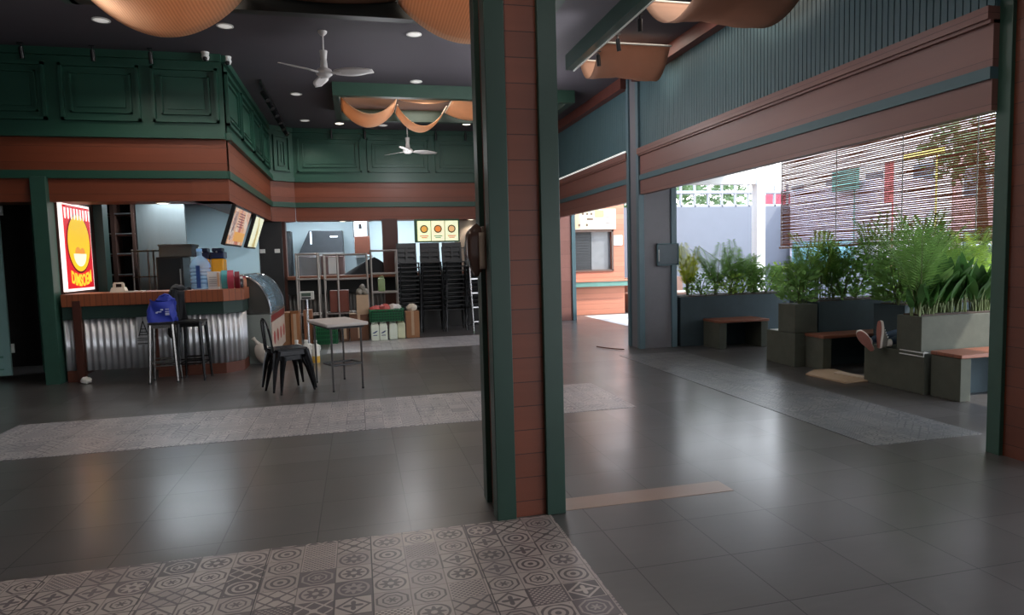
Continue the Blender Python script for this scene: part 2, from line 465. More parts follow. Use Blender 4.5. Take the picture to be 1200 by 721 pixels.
# ------------------------------------------------------------------ left doorway
struct('door_frame', MB().box(-3.91, -3.74, 9.22, 9.42, 0, 2.62), plain('door_post_green', srgb(44, 80, 68), .45), bevel=.004)
def door(name, x, y, ang, w, mat, hinge_at=None):
    d = thing(name, name, 'door', (x, y, 0), ang); del d['category']; del d['label']; d['kind'] = 'structure'
    part('leaf', MB().box(0, w, -.02, .02, .06, 2.50), mat, d, local=True, bevel=.004)
    part('rail', MB().box(.08, w-.08, -.028, .028, .30, .33).box(.08, w-.08, -.028, .028, .14, .16), plain(name+'_rail', srgb(92, 140, 128), .4), d, local=True)
    for z in (.42, 2.25):
        part('hinge', MB().box(-.03, .012, -.045, -.02, z-.06, z+.06), M_white, d, local=True)
    return d
M_door = plain('door_teal', srgb(92, 160, 140), .4, var=.12)
door('door_1', -3.93, 9.42, math.radians(117), .80, M_door)
door('door_2', -4.56, 9.86, math.radians(182), .85, plain('door_bluegreen', srgb(140, 180, 178), .4, var=.1))
struct('wall_behind_door', MB().box(-6.0, -3.9, 11.2, 11.3, 0, 2.75), plain('dark_room_wall', srgb(58, 54, 52), .8))
struct('trim_6', MB().box(-6, -3.92, 9.34, 9.36, 2.575, 2.595), plain('door_light_line', srgb(190, 190, 190), .4))
# ------------------------------------------------------------------ the left booth: shell
struct('wall_booth_left', MB().box(-3.84, -3.71, 9.45, 10.75, 0, 2.75), plain('booth_side', srgb(70, 44, 38), .6))
struct('trim_7', MB().box(-3.70, -3.58, 10.55, 10.75, 0, 2.75), M_green2)
struct('wall_booth_back', MB().box(-6.0, -3.45, 11.9, 12.0, 0, 2.75), plain('booth_dark_wood', srgb(60, 36, 30), .6))
struct('wall_booth_rear', MB().box(-3.45, -1.75, 12.5, 12.6, 0, 2.75), plain('booth_blue_wall', srgb(176, 204, 214), .5, var=.06, k=2))
struct('wall_booth_corner', MB().box(-1.95, -1.48, 13.85, 13.95, 0, 2.4).box(-2.05, -1.95, 12.6, 13.95, 0, 2.4), M_dark)
struct('ceiling_booth', MB().box(-6.0, -2.05, 9.42, 12.6, 2.62, 2.75), plain('booth_ceiling', srgb(60, 60, 62), .7))
st = MB().box(-3.44, -2.72, 11.55, 11.60, 0, 2.62)
struct('wall_steel_lining', st, plain('steel_lining', srgb(124, 134, 136), .38, metal=.55, var=.1, scale=(3, 3, .3), k=4))
swp = thing('wall_switches', 'pair of small white switches on the dark wall behind the booth', 'switch', (-1.62, 13.84, 1.6))
for x in (-1.86, -1.58):
    part('switch', MB().box(x-.05, x+.05, 13.825, 13.85, 1.68, 1.76), M_white, swp, bevel=.004)

# ------------------------------------------------------------------ bar counter
C_ = thing('bar_counter', 'bar counter clad in corrugated metal with a wooden top band', 'counter', (-2.7, 9.5, 0))
def foot(o, back=.55, x0=-3.69):
    """counter footprint grown outwards by o; chamfered at the right-hand corner"""
    return [(x0, 9.33-o), (-1.80+o*.4, 9.33-o), (-1.62+o, 9.51-o*.4), (-1.62+o, 9.95), (-2.10, 9.95), (-2.10, 9.33+back), (x0, 9.33+back)]
part('counter_top', MB().prism(foot(.07), .975, 1.135), M_woodv, C_, bevel=.004)
part('green_band', MB().prism(foot(.045, .5), .81, .975), M_green2, C_)
part('core', MB().prism([(x, y) for x, y in foot(-.03, .45, -2.62)], .02, .81), M_darker, C_)
g = MB()
def corrugated(mb, pts, z0, z1, pitch=.0755, amp=.013, t0=0):
    pts = [Vector((*p, 0)) for p in pts]
    seg = []; s = t0
    for a, b in zip(pts, pts[1:]):
        d = b-a; L = d.length; d.normalize(); nr = Vector((d.y, -d.x, 0)); n = max(2, int(L/pitch*10))
        for i in range(n+1):
            seg.append(a + d*(L*i/n) + nr*(amp*math.sin(2*PI*(s+L*i/n)/pitch)))
        s += L
    n = len(seg)
    mb.add([(p.x, p.y, z0) for p in seg]+[(p.x, p.y, z1) for p in seg], [(i, i+1, n+i+1, n+i) for i in range(n-1)])
corrugated(g, [(-3.70, 9.31), (-3.56, 9.31)], .15, .815); corrugated(g, [(-3.47, 9.31), (-2.63, 9.31)], .14, .815)
part('corrugated_panel', g, M_zinc, C_, label='corrugated metal flap panel', solid=.003)
g = MB(); corrugated(g, [(-2.63, 9.31), (-1.80, 9.31), (-1.60, 9.51), (-1.60, 9.85)], .14, .815)
part('corrugated_panel', g, M_zinc, C_, solid=.003)
part('plinth', MB().prism([(-2.63, 9.30), (-1.79, 9.30), (-1.59, 9.50), (-1.59, 9.9), (-2.63, 9.9)], 0, .14), M_brown, C_)
part('plinth', MB().box(-3.69, -3.56, 9.30, 9.40, 0, .15), M_brown, C_)
part('post', MB().box(-3.56, -3.47, 9.245, 9.32, 0, 1.05), M_darkwood, C_)
part('stile', MB().box(-2.655, -2.60, 9.285, 9.33, .1, .81), M_brown, C_)
em = MB()      # small printed mark on the corrugated panel: a spired tower over three lines
for a, b in (((-2.83, .56), (-2.775, .755)), ((-2.72, .56), (-2.775, .755))):
    em.tube([(a[0], 9.293, a[1]), (b[0], 9.293, b[1])], .006, 5)
for z, hw in ((.575, .055), (.61, .045), (.65, .035), (.53, .075), (.505, .075), (.46, .075)):
    em.box(-2.775-hw, -2.775+hw, 9.289, 9.296, z-.005, z+.005)
em.tube([(-2.775, 9.293, .755), (-2.775, 9.293, .80)], .004, 5)
part('printed_mark', em, M_darker, C_)
part('mark_backing', MB().box(-2.855, -2.695, 9.2965, 9.2985, .44, .81), plain('mark_paper', srgb(196, 198, 202), .35, metal=.5), C_)
flap = MB().box(-3.45, -2.64, 9.36, 9.40, .45, .8)
part('back_board', flap, M_darker, C_)
solo('crumpled_paper', 'small crumpled pale paper on the floor under the counter flap', 'litter', MB().ball((-3.42, 9.13, .045), (.06, .05, .045), 9, 6).jitter(.01), M_offwhite)

# inner back counter for machines
ic = thing('back_counter', 'low service counter inside the booth carrying the drink machines', 'counter', (-2.5, 10.7, 0))
part('cabinet', MB().box(-2.95, -1.95, 10.35, 10.95, 0, .92), M_dark, ic)
part('worktop', MB().box(-2.98, -1.92, 10.32, 10.98, .92, .96), M_steel, ic)

# light-box sign: red board, yellow oval, white awning edge, arched lettering
sg = thing('lightbox_sign', 'lit red sign with yellow oval and white awning edge reading DIMSOEM', 'sign', (-3.66, 9.85, 1.16))
def emis(name, c, e): return plain(name, c, .5, var=.04, emit=e)
X = -3.655
part('frame', MB().box(-3.70, X, 9.40, 10.28, 1.165, 2.32), emis('sign_edge_white', srgb(255, 240, 235), 1.1), sg)
part('board', MB().box(X, X+.006, 9.425, 10.255, 1.20, 2.29), emis('sign_red', srgb(205, 22, 36), .75), sg)
def oval(c, ry, rz, x, t=.003, n=40):
    return MB().slab([(x, c[0]+ry*math.cos(2*PI*k/n), c[1]+rz*math.sin(2*PI*k/n)) for k in range(n)], (t, 0, 0))
part('oval_rim', oval((9.84, 1.80), .37, .40, X+.006), emis('sign_rim', srgb(120, 12, 20), .4), sg)
part('oval', oval((9.84, 1.80), .345, .375, X+.009), emis('sign_yellow', srgb(236, 190, 30), .8), sg)
part('bowl', MB().slab([(X+.012, 9.84+.20*math.cos(t), 1.66+.17*math.sin(t)) for t in [PI+PI*k/16 for k in range(17)]], (.003, 0, 0)), emis('sign_cream', srgb(240, 232, 205), .8), sg)
part('dumpling', MB().slab([(X+.0125, 9.78+.09*math.cos(t), 1.66+.09*math.sin(t)) for t in [PI*k/12 for k in range(13)]], (.003, 0, 0)).slab([(X+.0125, 9.92+.08*math.cos(t), 1.66+.08*math.sin(t)) for t in [PI*k/12 for k in range(13)]], (.003, 0, 0)), emis('sign_orange', srgb(226, 150, 60), .7), sg)
aw = MB()
for k in range(9):
    y = 9.46+.76*k/8.0; hw = .04
    aw.slab([(X+.012, y-hw*.6, 2.255), (X+.012, y+hw*.6, 2.255), (X+.012, y+hw*.6, 2.16)] + [(X+.012, y+hw*.6*math.cos(t), 2.16-.05*math.sin(t)) for t in [PI*j/8 for j in range(1, 8)]] + [(X+.012, y-hw*.6, 2.16)], (.003, 0, 0))
part('awning_scallops', aw, emis('sign_white', srgb(250, 245, 240), .9), sg)
def text_mesh(txt, size, ext=.002):
    cu = bpy.data.curves.new('lettering', 'FONT'); cu.body = txt; cu.size = size; cu.extrude = ext; cu.align_x = 'CENTER'; cu.offset = size*.03
    o = bpy.data.objects.new('lettering', cu); COL.objects.link(o)
    dg = bpy.context.evaluated_depsgraph_get(); dg.update()
    me = bpy.data.meshes.new_from_object(o.evaluated_get(dg))
    vs = [tuple(v.co) for v in me.vertices]; fs = [tuple(p.vertices) for p in me.polygons]
    bpy.data.objects.remove(o); bpy.data.curves.remove(cu); bpy.data.meshes.remove(me)
    mb = MB(); mb.v = vs; mb.f = fs; return mb
tx = text_mesh('DIMSOEM', .19)
tx.v = [(X+.013+p[2], 9.84+p[0]*.78, 1.30+p[1]*1.15-.07*(1-(p[0]/.45)**2)) for p in tx.v]
part('lettering', tx, emis('sign_letters', srgb(246, 190, 50), .9), sg, smooth=False)

# brown lattice shelf at the back of the booth
ls = thing('lattice_shelf', 'dark brown wall shelf with steel rods beside the lit sign', 'shelf', (-3.75, 11.7, 0))
part('frame', MB().box(-4.1, -3.46, 11.82, 11.88, .9, 2.6).box(-4.05, -4.0, 11.5, 11.85, .9, 2.6).box(-3.80, -3.74, 11.5, 11.85, .9, 2.6).box(-3.50, -3.46, 11.5, 11.85, .9, 2.6), plain('shelf_dark_brown', srgb(62, 40, 32), .6), ls)
for z in (1.35, 1.68, 2.0, 2.32):
    part('shelf_rod', MB().tube([(-4.05, 11.52, z), (-3.46, 11.52, z)], .012, 8), M_steel, ls)
    part('shelf_board', MB().box(-4.05, -3.46, 11.55, 11.83, z-.03, z-.012), M_darkwood, ls)
part('back_panel', MB().box(-3.98, -3.5, 11.80, 11.82, .9, 2.6), M_darker, ls)

# wire rack standing in front of the steel lining
wr = thing('wire_rack', 'two-tier steel rack in front of the bright steel lining', 'rack', (-3.05, 11.25, .0))
part('shelf', MB().box(-3.42, -2.68, 11.1, 11.42, 1.70, 1.72), M_blackgloss, wr)
part('shelf', MB().box(-3.42, -2.68, 11.1, 11.42, 1.30, 1.315), M_blackgloss, wr)
part('shelf', MB().box(-3.42, -2.68, 11.1, 11.42, .6, .62), M_blackgloss, wr)
for x in (-3.40, -3.18, -2.98, -2.70):
    for y in (11.12, 11.40): part('post', MB().tube([(x, y, 0), (x, y, 1.74)], .014, 8), M_rack, wr)

# machines
ov = thing('drinks_fridge', 'black countertop fridge with a dark glass door in the booth', 'fridge', (-2.68, 10.66, .96))
part('body', MB().box(-2.88, -2.52, 10.42, 10.9, .96, 1.60), M_blackplastic, ov, bevel=.01)
part('door', MB().box(-2.86, -2.54, 10.40, 10.42, 1.0, 1.57), plain('dark_glass', srgb(14, 20, 25), .3), ov, bevel=.004)
part('handle', MB().box(-2.56, -2.545, 10.375, 10.40, 1.15, 1.42), M_steel, ov)
ib = thing('steel_box', 'grey steel box on top of the black countertop fridge', 'box', (-2.55, 10.66, 1.60))
part('body', MB().box(-2.84, -2.40, 10.45, 10.88, 1.60, 1.78), plain('grey_enamel', srgb(86, 88, 86), .5), ib, bevel=.008)
part('lid', MB().box(-2.85, -2.39, 10.44, 10.89, 1.755, 1.785), plain('grey_enamel_lid', srgb(96, 98, 96), .5), ib, bevel=.004)
jd = thing('juice_dispenser', 'twin drink dispenser with two amber tanks and dark blue lids', 'drink dispenser', (-2.15, 10.6, .96))
part('base', MB().box(-2.36, -1.96, 10.46, 10.80, .96, 1.30), M_dark, jd, bevel=.01)
M_amber = plain('amber_juice', srgb(214, 150, 28), .12, var=.1); M_navy = plain('navy_plastic', srgb(24, 34, 72), .3)
for x in (-2.265, -2.06):
    tk = part('tank', MB().box(x-.088, x+.088, 10.48, 10.74, 1.30, 1.56), M_amber, jd, bevel=.02)
    part('tap', MB().box(x-.015, x+.015, 10.44, 10.48, 1.27, 1.33), M_navy, tk)
    part('lid', MB().box(x-.095, x+.095, 10.47, 10.75, 1.56, 1.66).box(x-.07, x+.07, 10.5, 10.7, 1.66, 1.72), M_navy, jd, bevel=.012)
    part('knob', MB().ball((x, 10.468, 1.66), .014, 8, 6), M_white, jd)

# things standing on the counter
M_pet = glass('bottle_plastic', srgb(150, 190, 225), .05, .55)
wb = thing('water_bottle', 'large ribbed clear-blue water bottle standing on the counter', 'water bottle', (-2.09, 9.52, 1.135))
pr = [(.10, 0), (.128, .015), (.13, .07)]
for k in range(5):
    z = .08+.05*k; pr += [(.118, z), (.132, z+.018), (.132, z+.036)]
pr += [(.125, .34), (.10, .40), (.045, .445), (.034, .455), (.034, .52)]
part('body', MB().lathe(pr, (-2.09, 9.52, 1.137), 28), M_pet, wb)
part('handle_strip', MB().box(-2.115, -2.065, 9.382, 9.388, 1.16, 1.46), plain('bottle_blue', srgb(40, 70, 130), .3), wb)
part('cap', MB().lathe([(.037, 0), (.037, .03), (.03, .04)], (-2.09, 9.52, 1.65), 18), plain('cap_blue', srgb(110, 160, 210), .4), wb)
tb = thing('paper_bag', 'white printed paper bag between the water bottle and the teal packet', 'bag', (-1.9, 9.47, 1.135))
part('body', MB().loft([[(-1.98, 9.42, 1.136), (-1.84, 9.40, 1.136), (-1.83, 9.5, 1.136), (-1.97, 9.52, 1.136)], [(-1.985, 9.42, 1.25), (-1.83, 9.41, 1.25), (-1.825, 9.5, 1.25), (-1.975, 9.52, 1.25)], [(-2.0, 9.45, 1.375), (-1.83, 9.44, 1.37), (-1.825, 9.475, 1.37), (-1.995, 9.49, 1.375)]]), plain('white_paper', srgb(205, 200, 196), .6), tb)
pl_ = MB()
for k in range(5): pl_.box(-1.965, -1.87, 9.405, 9.41, 1.18+.028*k, 1.188+.028*k)
part('print', pl_, plain('pale_print', srgb(160, 150, 150), .6), tb)
part('side_strip', MB().box(-1.862, -1.832, 9.398, 9.404, 1.17, 1.36), plain('tan_strip', srgb(190, 150, 120), .6), tb)
def packet(name, label, x, y, w_, h, mat, tilt=0):
    rings = []
    for t in range(7):
        q = t/6; th = .035*math.sin(PI*min(.98, max(.08, q)))+.004
        rings.append([(x-w_/2+tilt*q, y-th, 1.136+h*q), (x+w_/2+tilt*q, y-th, 1.136+h*q), (x+w_/2+tilt*q, y+th, 1.136+h*q), (x-w_/2+tilt*q, y+th, 1.136+h*q)])
    return solo(name, label, 'packet', MB().loft(rings), mat)
packet('foil_packet', 'teal foil packet standing beside the white paper bag', -1.775, 9.47, .085, .25, plain('teal_foil', srgb(84, 160, 164), .25, metal=.3))
packet('foil_packet', 'pink striped packet standing at the end of the counter', -1.70, 9.45, .075, .25, plain('pink_foil', srgb(178, 70, 88), .3, metal=.2, k=30))
packet('foil_packet', 'dark red packet standing just right of the pink one', -1.625, 9.5, .06, .23, plain('red_foil', srgb(120, 30, 44), .3, metal=.2))
k_ = 0
for (x, y, z, r, c, lb) in ((-1.60, 9.78, 0, .05, (170, 110, 80), 'tan lidded jar low in the cluster at the counter corner'), (-1.615, 9.64, 0, .045, (40, 20, 20), 'dark jar with a white lid at the counter corner'), (-1.70, 9.80, 0, .05, (120, 120, 90), 'olive jar behind the red packet')):
    j = thing('jar', lb, 'jar', (x, y, 1.135), 0, 'jars at the counter corner')
    part('body', MB().lathe([(r*.9, 0), (r, .01), (r, .11), (r*.8, .13)], (x, y, 1.136), 16), plain('jar_body', srgb(*c), .2), j)
    part('lid', MB().lathe([(r*.85, .13), (r*.85, .16)], (x, y, 1.136), 16), M_white if c[0] < 100 else plain('jar_lid', srgb(150, 40, 50), .4), j)
tk = thing('takeout_box', 'cream takeaway box with a carry handle on the counter below the sign', 'box', (-3.1, 9.5, 1.135))
part('box', MB().loft([[(-3.19, 9.45, 1.136), (-3.0, 9.45, 1.136), (-3.0, 9.57, 1.136), (-3.19, 9.57, 1.136)], [(-3.17, 9.46, 1.20), (-3.02, 9.46, 1.20), (-3.02, 9.56, 1.20), (-3.17, 9.56, 1.20)]]), plain('cream_card', srgb(222, 210, 192), .6), tk)
hb = MB().box(-3.165, -3.13, 9.495, 9.515, 1.20, 1.25).box(-3.06, -3.025, 9.495, 9.515, 1.20, 1.25).box(-3.155, -3.035, 9.495, 9.515, 1.245, 1.265)
part('handle', hb, plain('cream_card2', srgb(214, 200, 182), .6), tk, bevel=.006)
solo('napkin', 'flat folded white napkin right of the takeaway box', 'napkin', MB().box(-2.99, -2.78, 9.40, 9.52, 1.136, 1.15).jitter(.004), M_offwhite)

# black jacket draped over the counter edge
jk = MB()
def jf(u, v):
    x = -2.44+.21*u+.035*v*(u-.5) + .02*math.sin(9*u+4*v)
    s = v*1.0
    if s < .24: y, z = 9.56-s*1.0+.0, 1.15+.04*math.sin(PI*s/.24)+.03*math.sin(6*u)
    else:
        y = 9.245-.02*math.sin(11*u+3*v)-.045*math.sin(PI*u); z = 1.15-(s-.24)*(.70+.16*math.sin(4.5*u+.4))
    return (x, y, z)
jk.grid(jf, 14, 18)
jt = thing('jacket', 'black jacket draped over the front edge of the counter', 'jacket', (-2.38, 9.3, .6))
part('body', jk, M_cloth, jt, solid=.02, sub=1)
slv = [(-2.35, 9.22, 1.14), (-2.36, 9.17, 1.0), (-2.345, 9.16, .82), (-2.33, 9.17, .70), (-2.325, 9.18, .60)]
part('sleeve', MB().tube(slv, [.05, .058, .052, .044, .036], 10), M_cloth, jt)
part('collar', MB().ball((-2.34, 9.36, 1.165), (.10, .10, .045), 14, 8).jitter(.016), M_cloth, jt, sub=1)

# ------------------------------------------------------------------ bar stools and the blue bag
def stool(label, x, y, rz, mat, wob=0):
    s = thing('bar_stool', label, 'bar stool', (x, y, 0), rz, 'bar stools at the counter')
    part('seat', MB().prism([(-.15, -.13), (-.13, -.15), (.13, -.15), (.15, -.13), (.15, .13), (.13, .15), (-.13, .15), (-.15, .13)], .735, .765), M_black, s, local=True, bevel=.006)
    part('apron', MB().box(-.14, .14, -.14, -.125, .69, .735).box(-.14, .14, .125, .14, .69, .735).box(-.14, -.125, -.14, .14, .69, .735).box(.125, .14, -.14, .14, .69, .735), mat, s, local=True)
    for a, b in ((-1, -1), (1, -1), (1, 1), (-1, 1)):
        t, f = Vector((a*.125, b*.125, .735)), Vector((a*.158, b*.158, 0))
        lg = MB().tube([t, t.lerp(f, .5), f], [.026, .02, .013], 8)
        l = part('leg', lg, mat, s, local=True)
        part('rubber_foot', MB().lathe([(.016, 0), (.016, .02)], (f.x, f.y, 0), 8), M_blackplastic, l, local=True)
    for z, q in ((.22, .69), (.28, .61)):
        e = .125+.033*(1-z/.735)
        g = MB()
        ring = [(-e, -e, z), (e, -e, z), (e, e, z), (-e, e, z)]
        for k in range(4):
            if z < .25 or k % 2 == 0: g.tube([ring[k], ring[(k+1) % 4]], .009, 6)
        part('footrest', g, mat, s, local=True)
    return s
stool('steel-legged bar stool with a blue bag on its seat', -2.44, 8.93, .10, plain('worn_steel', srgb(120, 118, 116), .25, metal=.9))
stool('bare black bar stool right of the one holding the blue bag', -2.105, 8.97, -.06, M_blackgloss)
bg_ = MB()
def bagf(u, v):
    a = 2*PI*u; z = v
    w = .165*(1-.16*z)+.020*math.sin(5*a+7*z)+.010*math.sin(11*a-9*z); d = .10*(1-.3*z)+.018*math.sin(4*a+3+6*z)
    ca, sa = math.cos(a), math.sin(a)
    q = .55
    return (math.copysign(abs(ca)**q, ca)*w + .02*z, math.copysign(abs(sa)**q, sa)*d, .27*z - .02*math.sin(3*a)*z)
bg_.grid(bagf, 32, 8)
bt = thing('blue_bag', 'crumpled bright blue cloth bag with white print on the stool', 'bag', (-2.445, 8.93, .766), .05)
part('body', bg_.add([(0, 0, .26)], []), M_blue, bt, local=True, sub=1)
part('top_folds', MB().ball((.05, 0, .275), (.11, .075, .075), 12, 8).jitter(.028), M_blue, bt, local=True, sub=1)
part('handle', MB().tube([(.08, -.02, .28), (.10, -.04, .335), (.06, -.045, .345), (.02, -.04, .32)], .014, 8), M_blue, bt, local=True)
pm = MB()
for (x, z, w, h) in ((.0, .13, .05, .012), (.03, .155, .03, .02), (.09, .16, .04, .014), (.09, .13, .045, .012), (.09, .10, .045, .03), (-.03, .12, .02, .018)):
    pm.box(x-w/2, x+w/2, -.118, -.110, z-h/2, z+h/2)
part('print', pm, plain('white_print', srgb(200, 205, 230), .5), bt, local=True)

# ------------------------------------------------------------------ glass display case on the booth's open side
dc = thing('display_case', 'curved-glass food display case with grey end panel beside the counter', 'display case', (-1.5, 10.7, 0))
prof_low = [(-1.86, 0), (-1.36, 0), (-1.30, .10), (-1.28, .72), (-1.86, .72)]
def ext(poly, y0, y1):
    mb = MB(); n = len(poly)
    mb.add([(x, y0, z) for x, z in poly]+[(x, y1, z) for x, z in poly], [tuple(range(n-1, -1, -1)), tuple(range(n, 2*n))]+[(k, (k+1) % n, n+(k+1) % n, n+k) for k in range(n)])
    return mb
M_case = plain('case_grey', srgb(128, 134, 130), .4, var=.06)
part('base', ext(prof_low, 10.0, 11.7), M_case, dc, bevel=.01)
arc = [(-1.28+.0, .74)]+[(-1.28-.42*(1-math.cos(t)), .74+.56*math.sin(t)) for t in [PI/2*k/10 for k in range(1, 11)]]
part('end_panel', ext([(-1.86, .72)]+[(x-.012, z) for x, z in arc]+[(-1.86, 1.30)], 10.0, 10.02), plain('case_end', srgb(62, 60, 56), .12), dc)
part('end_panel', ext([(-1.86, .72)]+[(x-.012, z) for x, z in arc]+[(-1.86, 1.30)], 11.68, 11.7), plain('case_end2', srgb(62, 60, 56), .12), dc)
part('front_glass', MB().loft([[(x, 10.0, z) for x, z in arc], [(x, 11.7, z) for x, z in arc]], closed=False), glass('case_glass', srgb(130, 160, 178), .04, .45), dc, solid=.006)
fr = MB()
for y in (9.995, 11.70): fr.tube([(x, y, z) for x, z in arc], .014, 6)
fr.tube([(-1.28, 9.99, .735), (-1.28, 11.71, .735)], .018, 6).tube([(-1.70, 9.99, 1.30), (-1.70, 11.71, 1.30)], .016, 6)
part('frame', fr, M_chrome, dc)
part('top', MB().box(-1.86, -1.69, 9.99, 11.71, 1.29, 1.31), M_steel, dc)
for z in (.92, 1.10): part('shelf', MB().box(-1.82, -1.42 if z < 1 else -1.55, 10.05, 11.65, z-.008, z), M_steel, dc)
part('back', MB().box(-1.875, -1.86, 10.0, 11.7, .72, 1.30), M_dark, dc)
pn = MB().box(-1.282, -1.272, 10.02, 11.68, .12, .60)
part('front_print', pn, plain('case_print_pale', srgb(206, 190, 176), .4, k=14, var=.3), dc)
part('red_stripe', MB().box(-1.285, -1.27, 10.02, 11.68, .60, .70), plain('case_red', srgb(130, 44, 44), .4), dc)
for k in range(4):
    part('print_swirl', MB().lathe([(.10, -.001), (.10, .001)], (0, 0, 0), 20, M=Matrix.Translation((-1.270, 10.25+.4*k, .35)) @ Matrix.Rotation(PI/2, 4, 'Y')), plain('case_swirl', srgb(176, 60, 50), .4), dc)
cols = [(120, 50, 40), (190, 170, 150), (150, 110, 60), (70, 40, 30), (200, 190, 180)]
for k in range(5):
    solo('food_tray', ['red-brown', 'cream', 'golden', 'dark brown', 'white'][k] + ' food tray on the lower shelf of the display case', 'food tray',
         MB().prism([(-1.78, 10.12+.30*k), (-1.50, 10.12+.30*k), (-1.50, 10.36+.30*k), (-1.78, 10.36+.30*k)], .921, .965), plain('tray_food', srgb(*cols[k]), .4, k=30, var=.3), 'food trays in the display case')

# pale rubbish bag slumped at the foot of the display case
rb = MB()
def rbf(u, v):
    a = 2*PI*u; t = PI*v - PI/2
    r = math.cos(t); z = math.sin(t)
    w = 1+.10*math.sin(5*a+3*v)+.07*math.sin(9*a)
    return (-1.43+.12*r*math.cos(a)*w+.06*(z-1)*-.7, 9.86+.11*r*math.sin(a)*w, .16+.16*z + .0)
rb.grid(rbf, 20, 10)
rt_ = thing('rubbish_bag', 'tied pale plastic bag slumped on the floor by the display case', 'bag', (-1.5, 9.86, 0))
part('body', rb, M_plasticbag, rt_, sub=1)
part('knot', MB().tube([(-1.45, 9.86, .30), (-1.49, 9.85, .36), (-1.52, 9.84, .40)], [.035, .018, .03], 8), M_plasticbag, rt_)

# ------------------------------------------------------------------ hanging menu screens
def screen(label, y0, y1, mats, ztop=2.25, h=.52, xt=-1.60, tilt=.32):
    t = thing('menu_screen', label, 'screen', (xt, (y0+y1)/2, ztop), 0, 'menu screens under the booth header')
    M = Matrix.Translation((xt, 0, ztop)) @ Matrix.Rotation(tilt, 4, 'Y')
    # local: x = out of the screen, z = down (negative)
    part('casing', MB().box(-.06, -.004, y0-.03, y1+.03, -h-.03, .03, M), M_black, t, bevel=.006)
    part('bracket', MB().box(-1.74, -1.70, (y0+y1)/2-.05, (y0+y1)/2+.05, 2.0, 2.33), M_black, t)
    part('display', MB().box(-.004, .002, y0, y1, -h, 0, M), mats[0], t, label='lit food menu picture')
    return t, M
def menu_mat(name, c1, c2, c3, e, sc_=7):
    m = Mat(name); n = m.noise((1, 1, 1), 4, .7, 'Object', sc_); n2 = m.noise((1, 1, 1), 2, .5, 'Object', sc_*.5)
    col = m.mix((n*6.0-2.5).clamp(), c1, c2); col = m.mix((n2*9.0-5.0).clamp(), col, c3)
    m.set('Base Color', (.02, .02, .02)).set('Emission Color', col).set('Emission Strength', e).set('Roughness', .3)
    return m.m
t1, MM = screen('tilted orange and white menu screen, nearer of the hanging pair', 9.62, 10.86, [menu_mat('menu_orange', srgb(222, 150, 84), srgb(232, 218, 206), srgb(190, 90, 60), .75)])
y = 9.62
part('picture', MB().box(.002, .004, 9.66, 9.90, -.46, -.05, MM), menu_mat('menu_left_strip', srgb(226, 214, 205), srgb(150, 70, 50), srgb(90, 50, 40), .7, 12), t1)
part('picture', MB().box(.002, .004, 10.0, 10.8, -.47, -.33, MM), emis('menu_food', srgb(206, 152, 84), .6), t1)
ln = MB()
for k in range(6): ln.box(.002, .0045, 10.0+.02*(k % 2), 10.45, -.07-.038*k, -.055-.038*k, MM)
part('text_lines', ln, emis('menu_text', srgb(110, 60, 70), .5), t1)
t2, MM = screen('tilted cream menu screen, farther of the hanging pair', 11.45, 12.3, [menu_mat('menu_cream', srgb(236, 234, 196), srgb(220, 226, 200), srgb(180, 160, 90), 1.0)])
# ------------------------------------------------------------------ rear kitchen shell
struct('wall_kitchen_back', MB().box(-2.6, 4.6, 17.0, 17.1, 0, 3.1), M_kitchen)
struct('wall_kitchen_left', MB().box(-1.75, -1.65, 14.1, 17.0, 0, 3.1), M_kitchen)
struct('wall_kitchen_right', MB().box(4.2, 4.3, 14.3, 17.0, 0, 3.1), M_kitchen)
struct('ceiling_kitchen', MB().box(-1.7, 4.3, 14.45, 17.0, 3.0, 3.1), M_kitchen)
struct('trim_8', MB().box(-1.62, -1.42, 13.95, 14.2, 0, 2.35), M_darkwood)
struct('trim_9', MB().box(.53, .85, 13.97, 14.25, 0, 2.35), M_darkwood)
struct('wall_kitchen_panel', MB().box(2.12, 4.2, 14.28, 14.36, 0, 2.6), plain('beige_panel', srgb(150, 138, 128), .6, var=.08))
struct('trim_10', MB().box(2.12, 4.2, 14.265, 14.28, 1.70, 1.72), M_black)
rc = thing('rear_counter', 'dark corrugated counter with a brown wooden top along the rear wall', 'counter', (.4, 14.1, 0))
part('front', MB().box(-1.41, 4.1, 13.98, 14.26, 0, 1.12), plain('rear_front_dark', srgb(40, 36, 34), .5), rc)
g = MB(); corrugated(g, [(-1.42, 13.96), (.53, 13.96)], .1, .80, .08, .014); part('corrugated_panel', g, plain('dull_zinc', srgb(96, 94, 92), .4, metal=.8), rc, solid=.003)
part('counter_top', MB().box(-1.41, 4.1, 13.80, 14.26, 1.12, 1.19), plain('rear_top_wood', srgb(122, 74, 52), .45), rc, bevel=.006)
part('upper_band', MB().box(-1.42, 4.1, 13.93, 13.98, .82, 1.12), M_darker, rc)

# kitchen equipment seen over the counter
hd = thing('exhaust_hood', 'stainless steel hood with sloping left side in the rear kitchen', 'hood', (-.85, 16.3, 0))
part('canopy', ext([(-1.36, 1.66), (-.33, 1.66), (-.33, 2.22), (-1.10, 2.22)], 16.0, 16.9), plain('hood_steel', srgb(98, 104, 110), .3, metal=.8), hd, bevel=.006)
part('front_lip', MB().box(-1.36, -.33, 15.98, 16.0, 1.63, 1.70), M_steel, hd)
part('lamp', MB().box(-.62, -.45, 15.985, 16.0, 2.06, 2.09), emis('hood_lamp', srgb(240, 245, 250), 1.2), hd)
part('side_glint', MB().box(-1.08, -1.04, 15.985, 16.0, 1.9, 2.2), emis('hood_glint', srgb(220, 230, 240), .4), hd)  # glowing strip stands in for a glint on the steel
fr_ = thing('tall_fridge', 'maroon-grey upright fridge with a paper notice in the rear kitchen', 'fridge', (-.8, 15.6, 0))
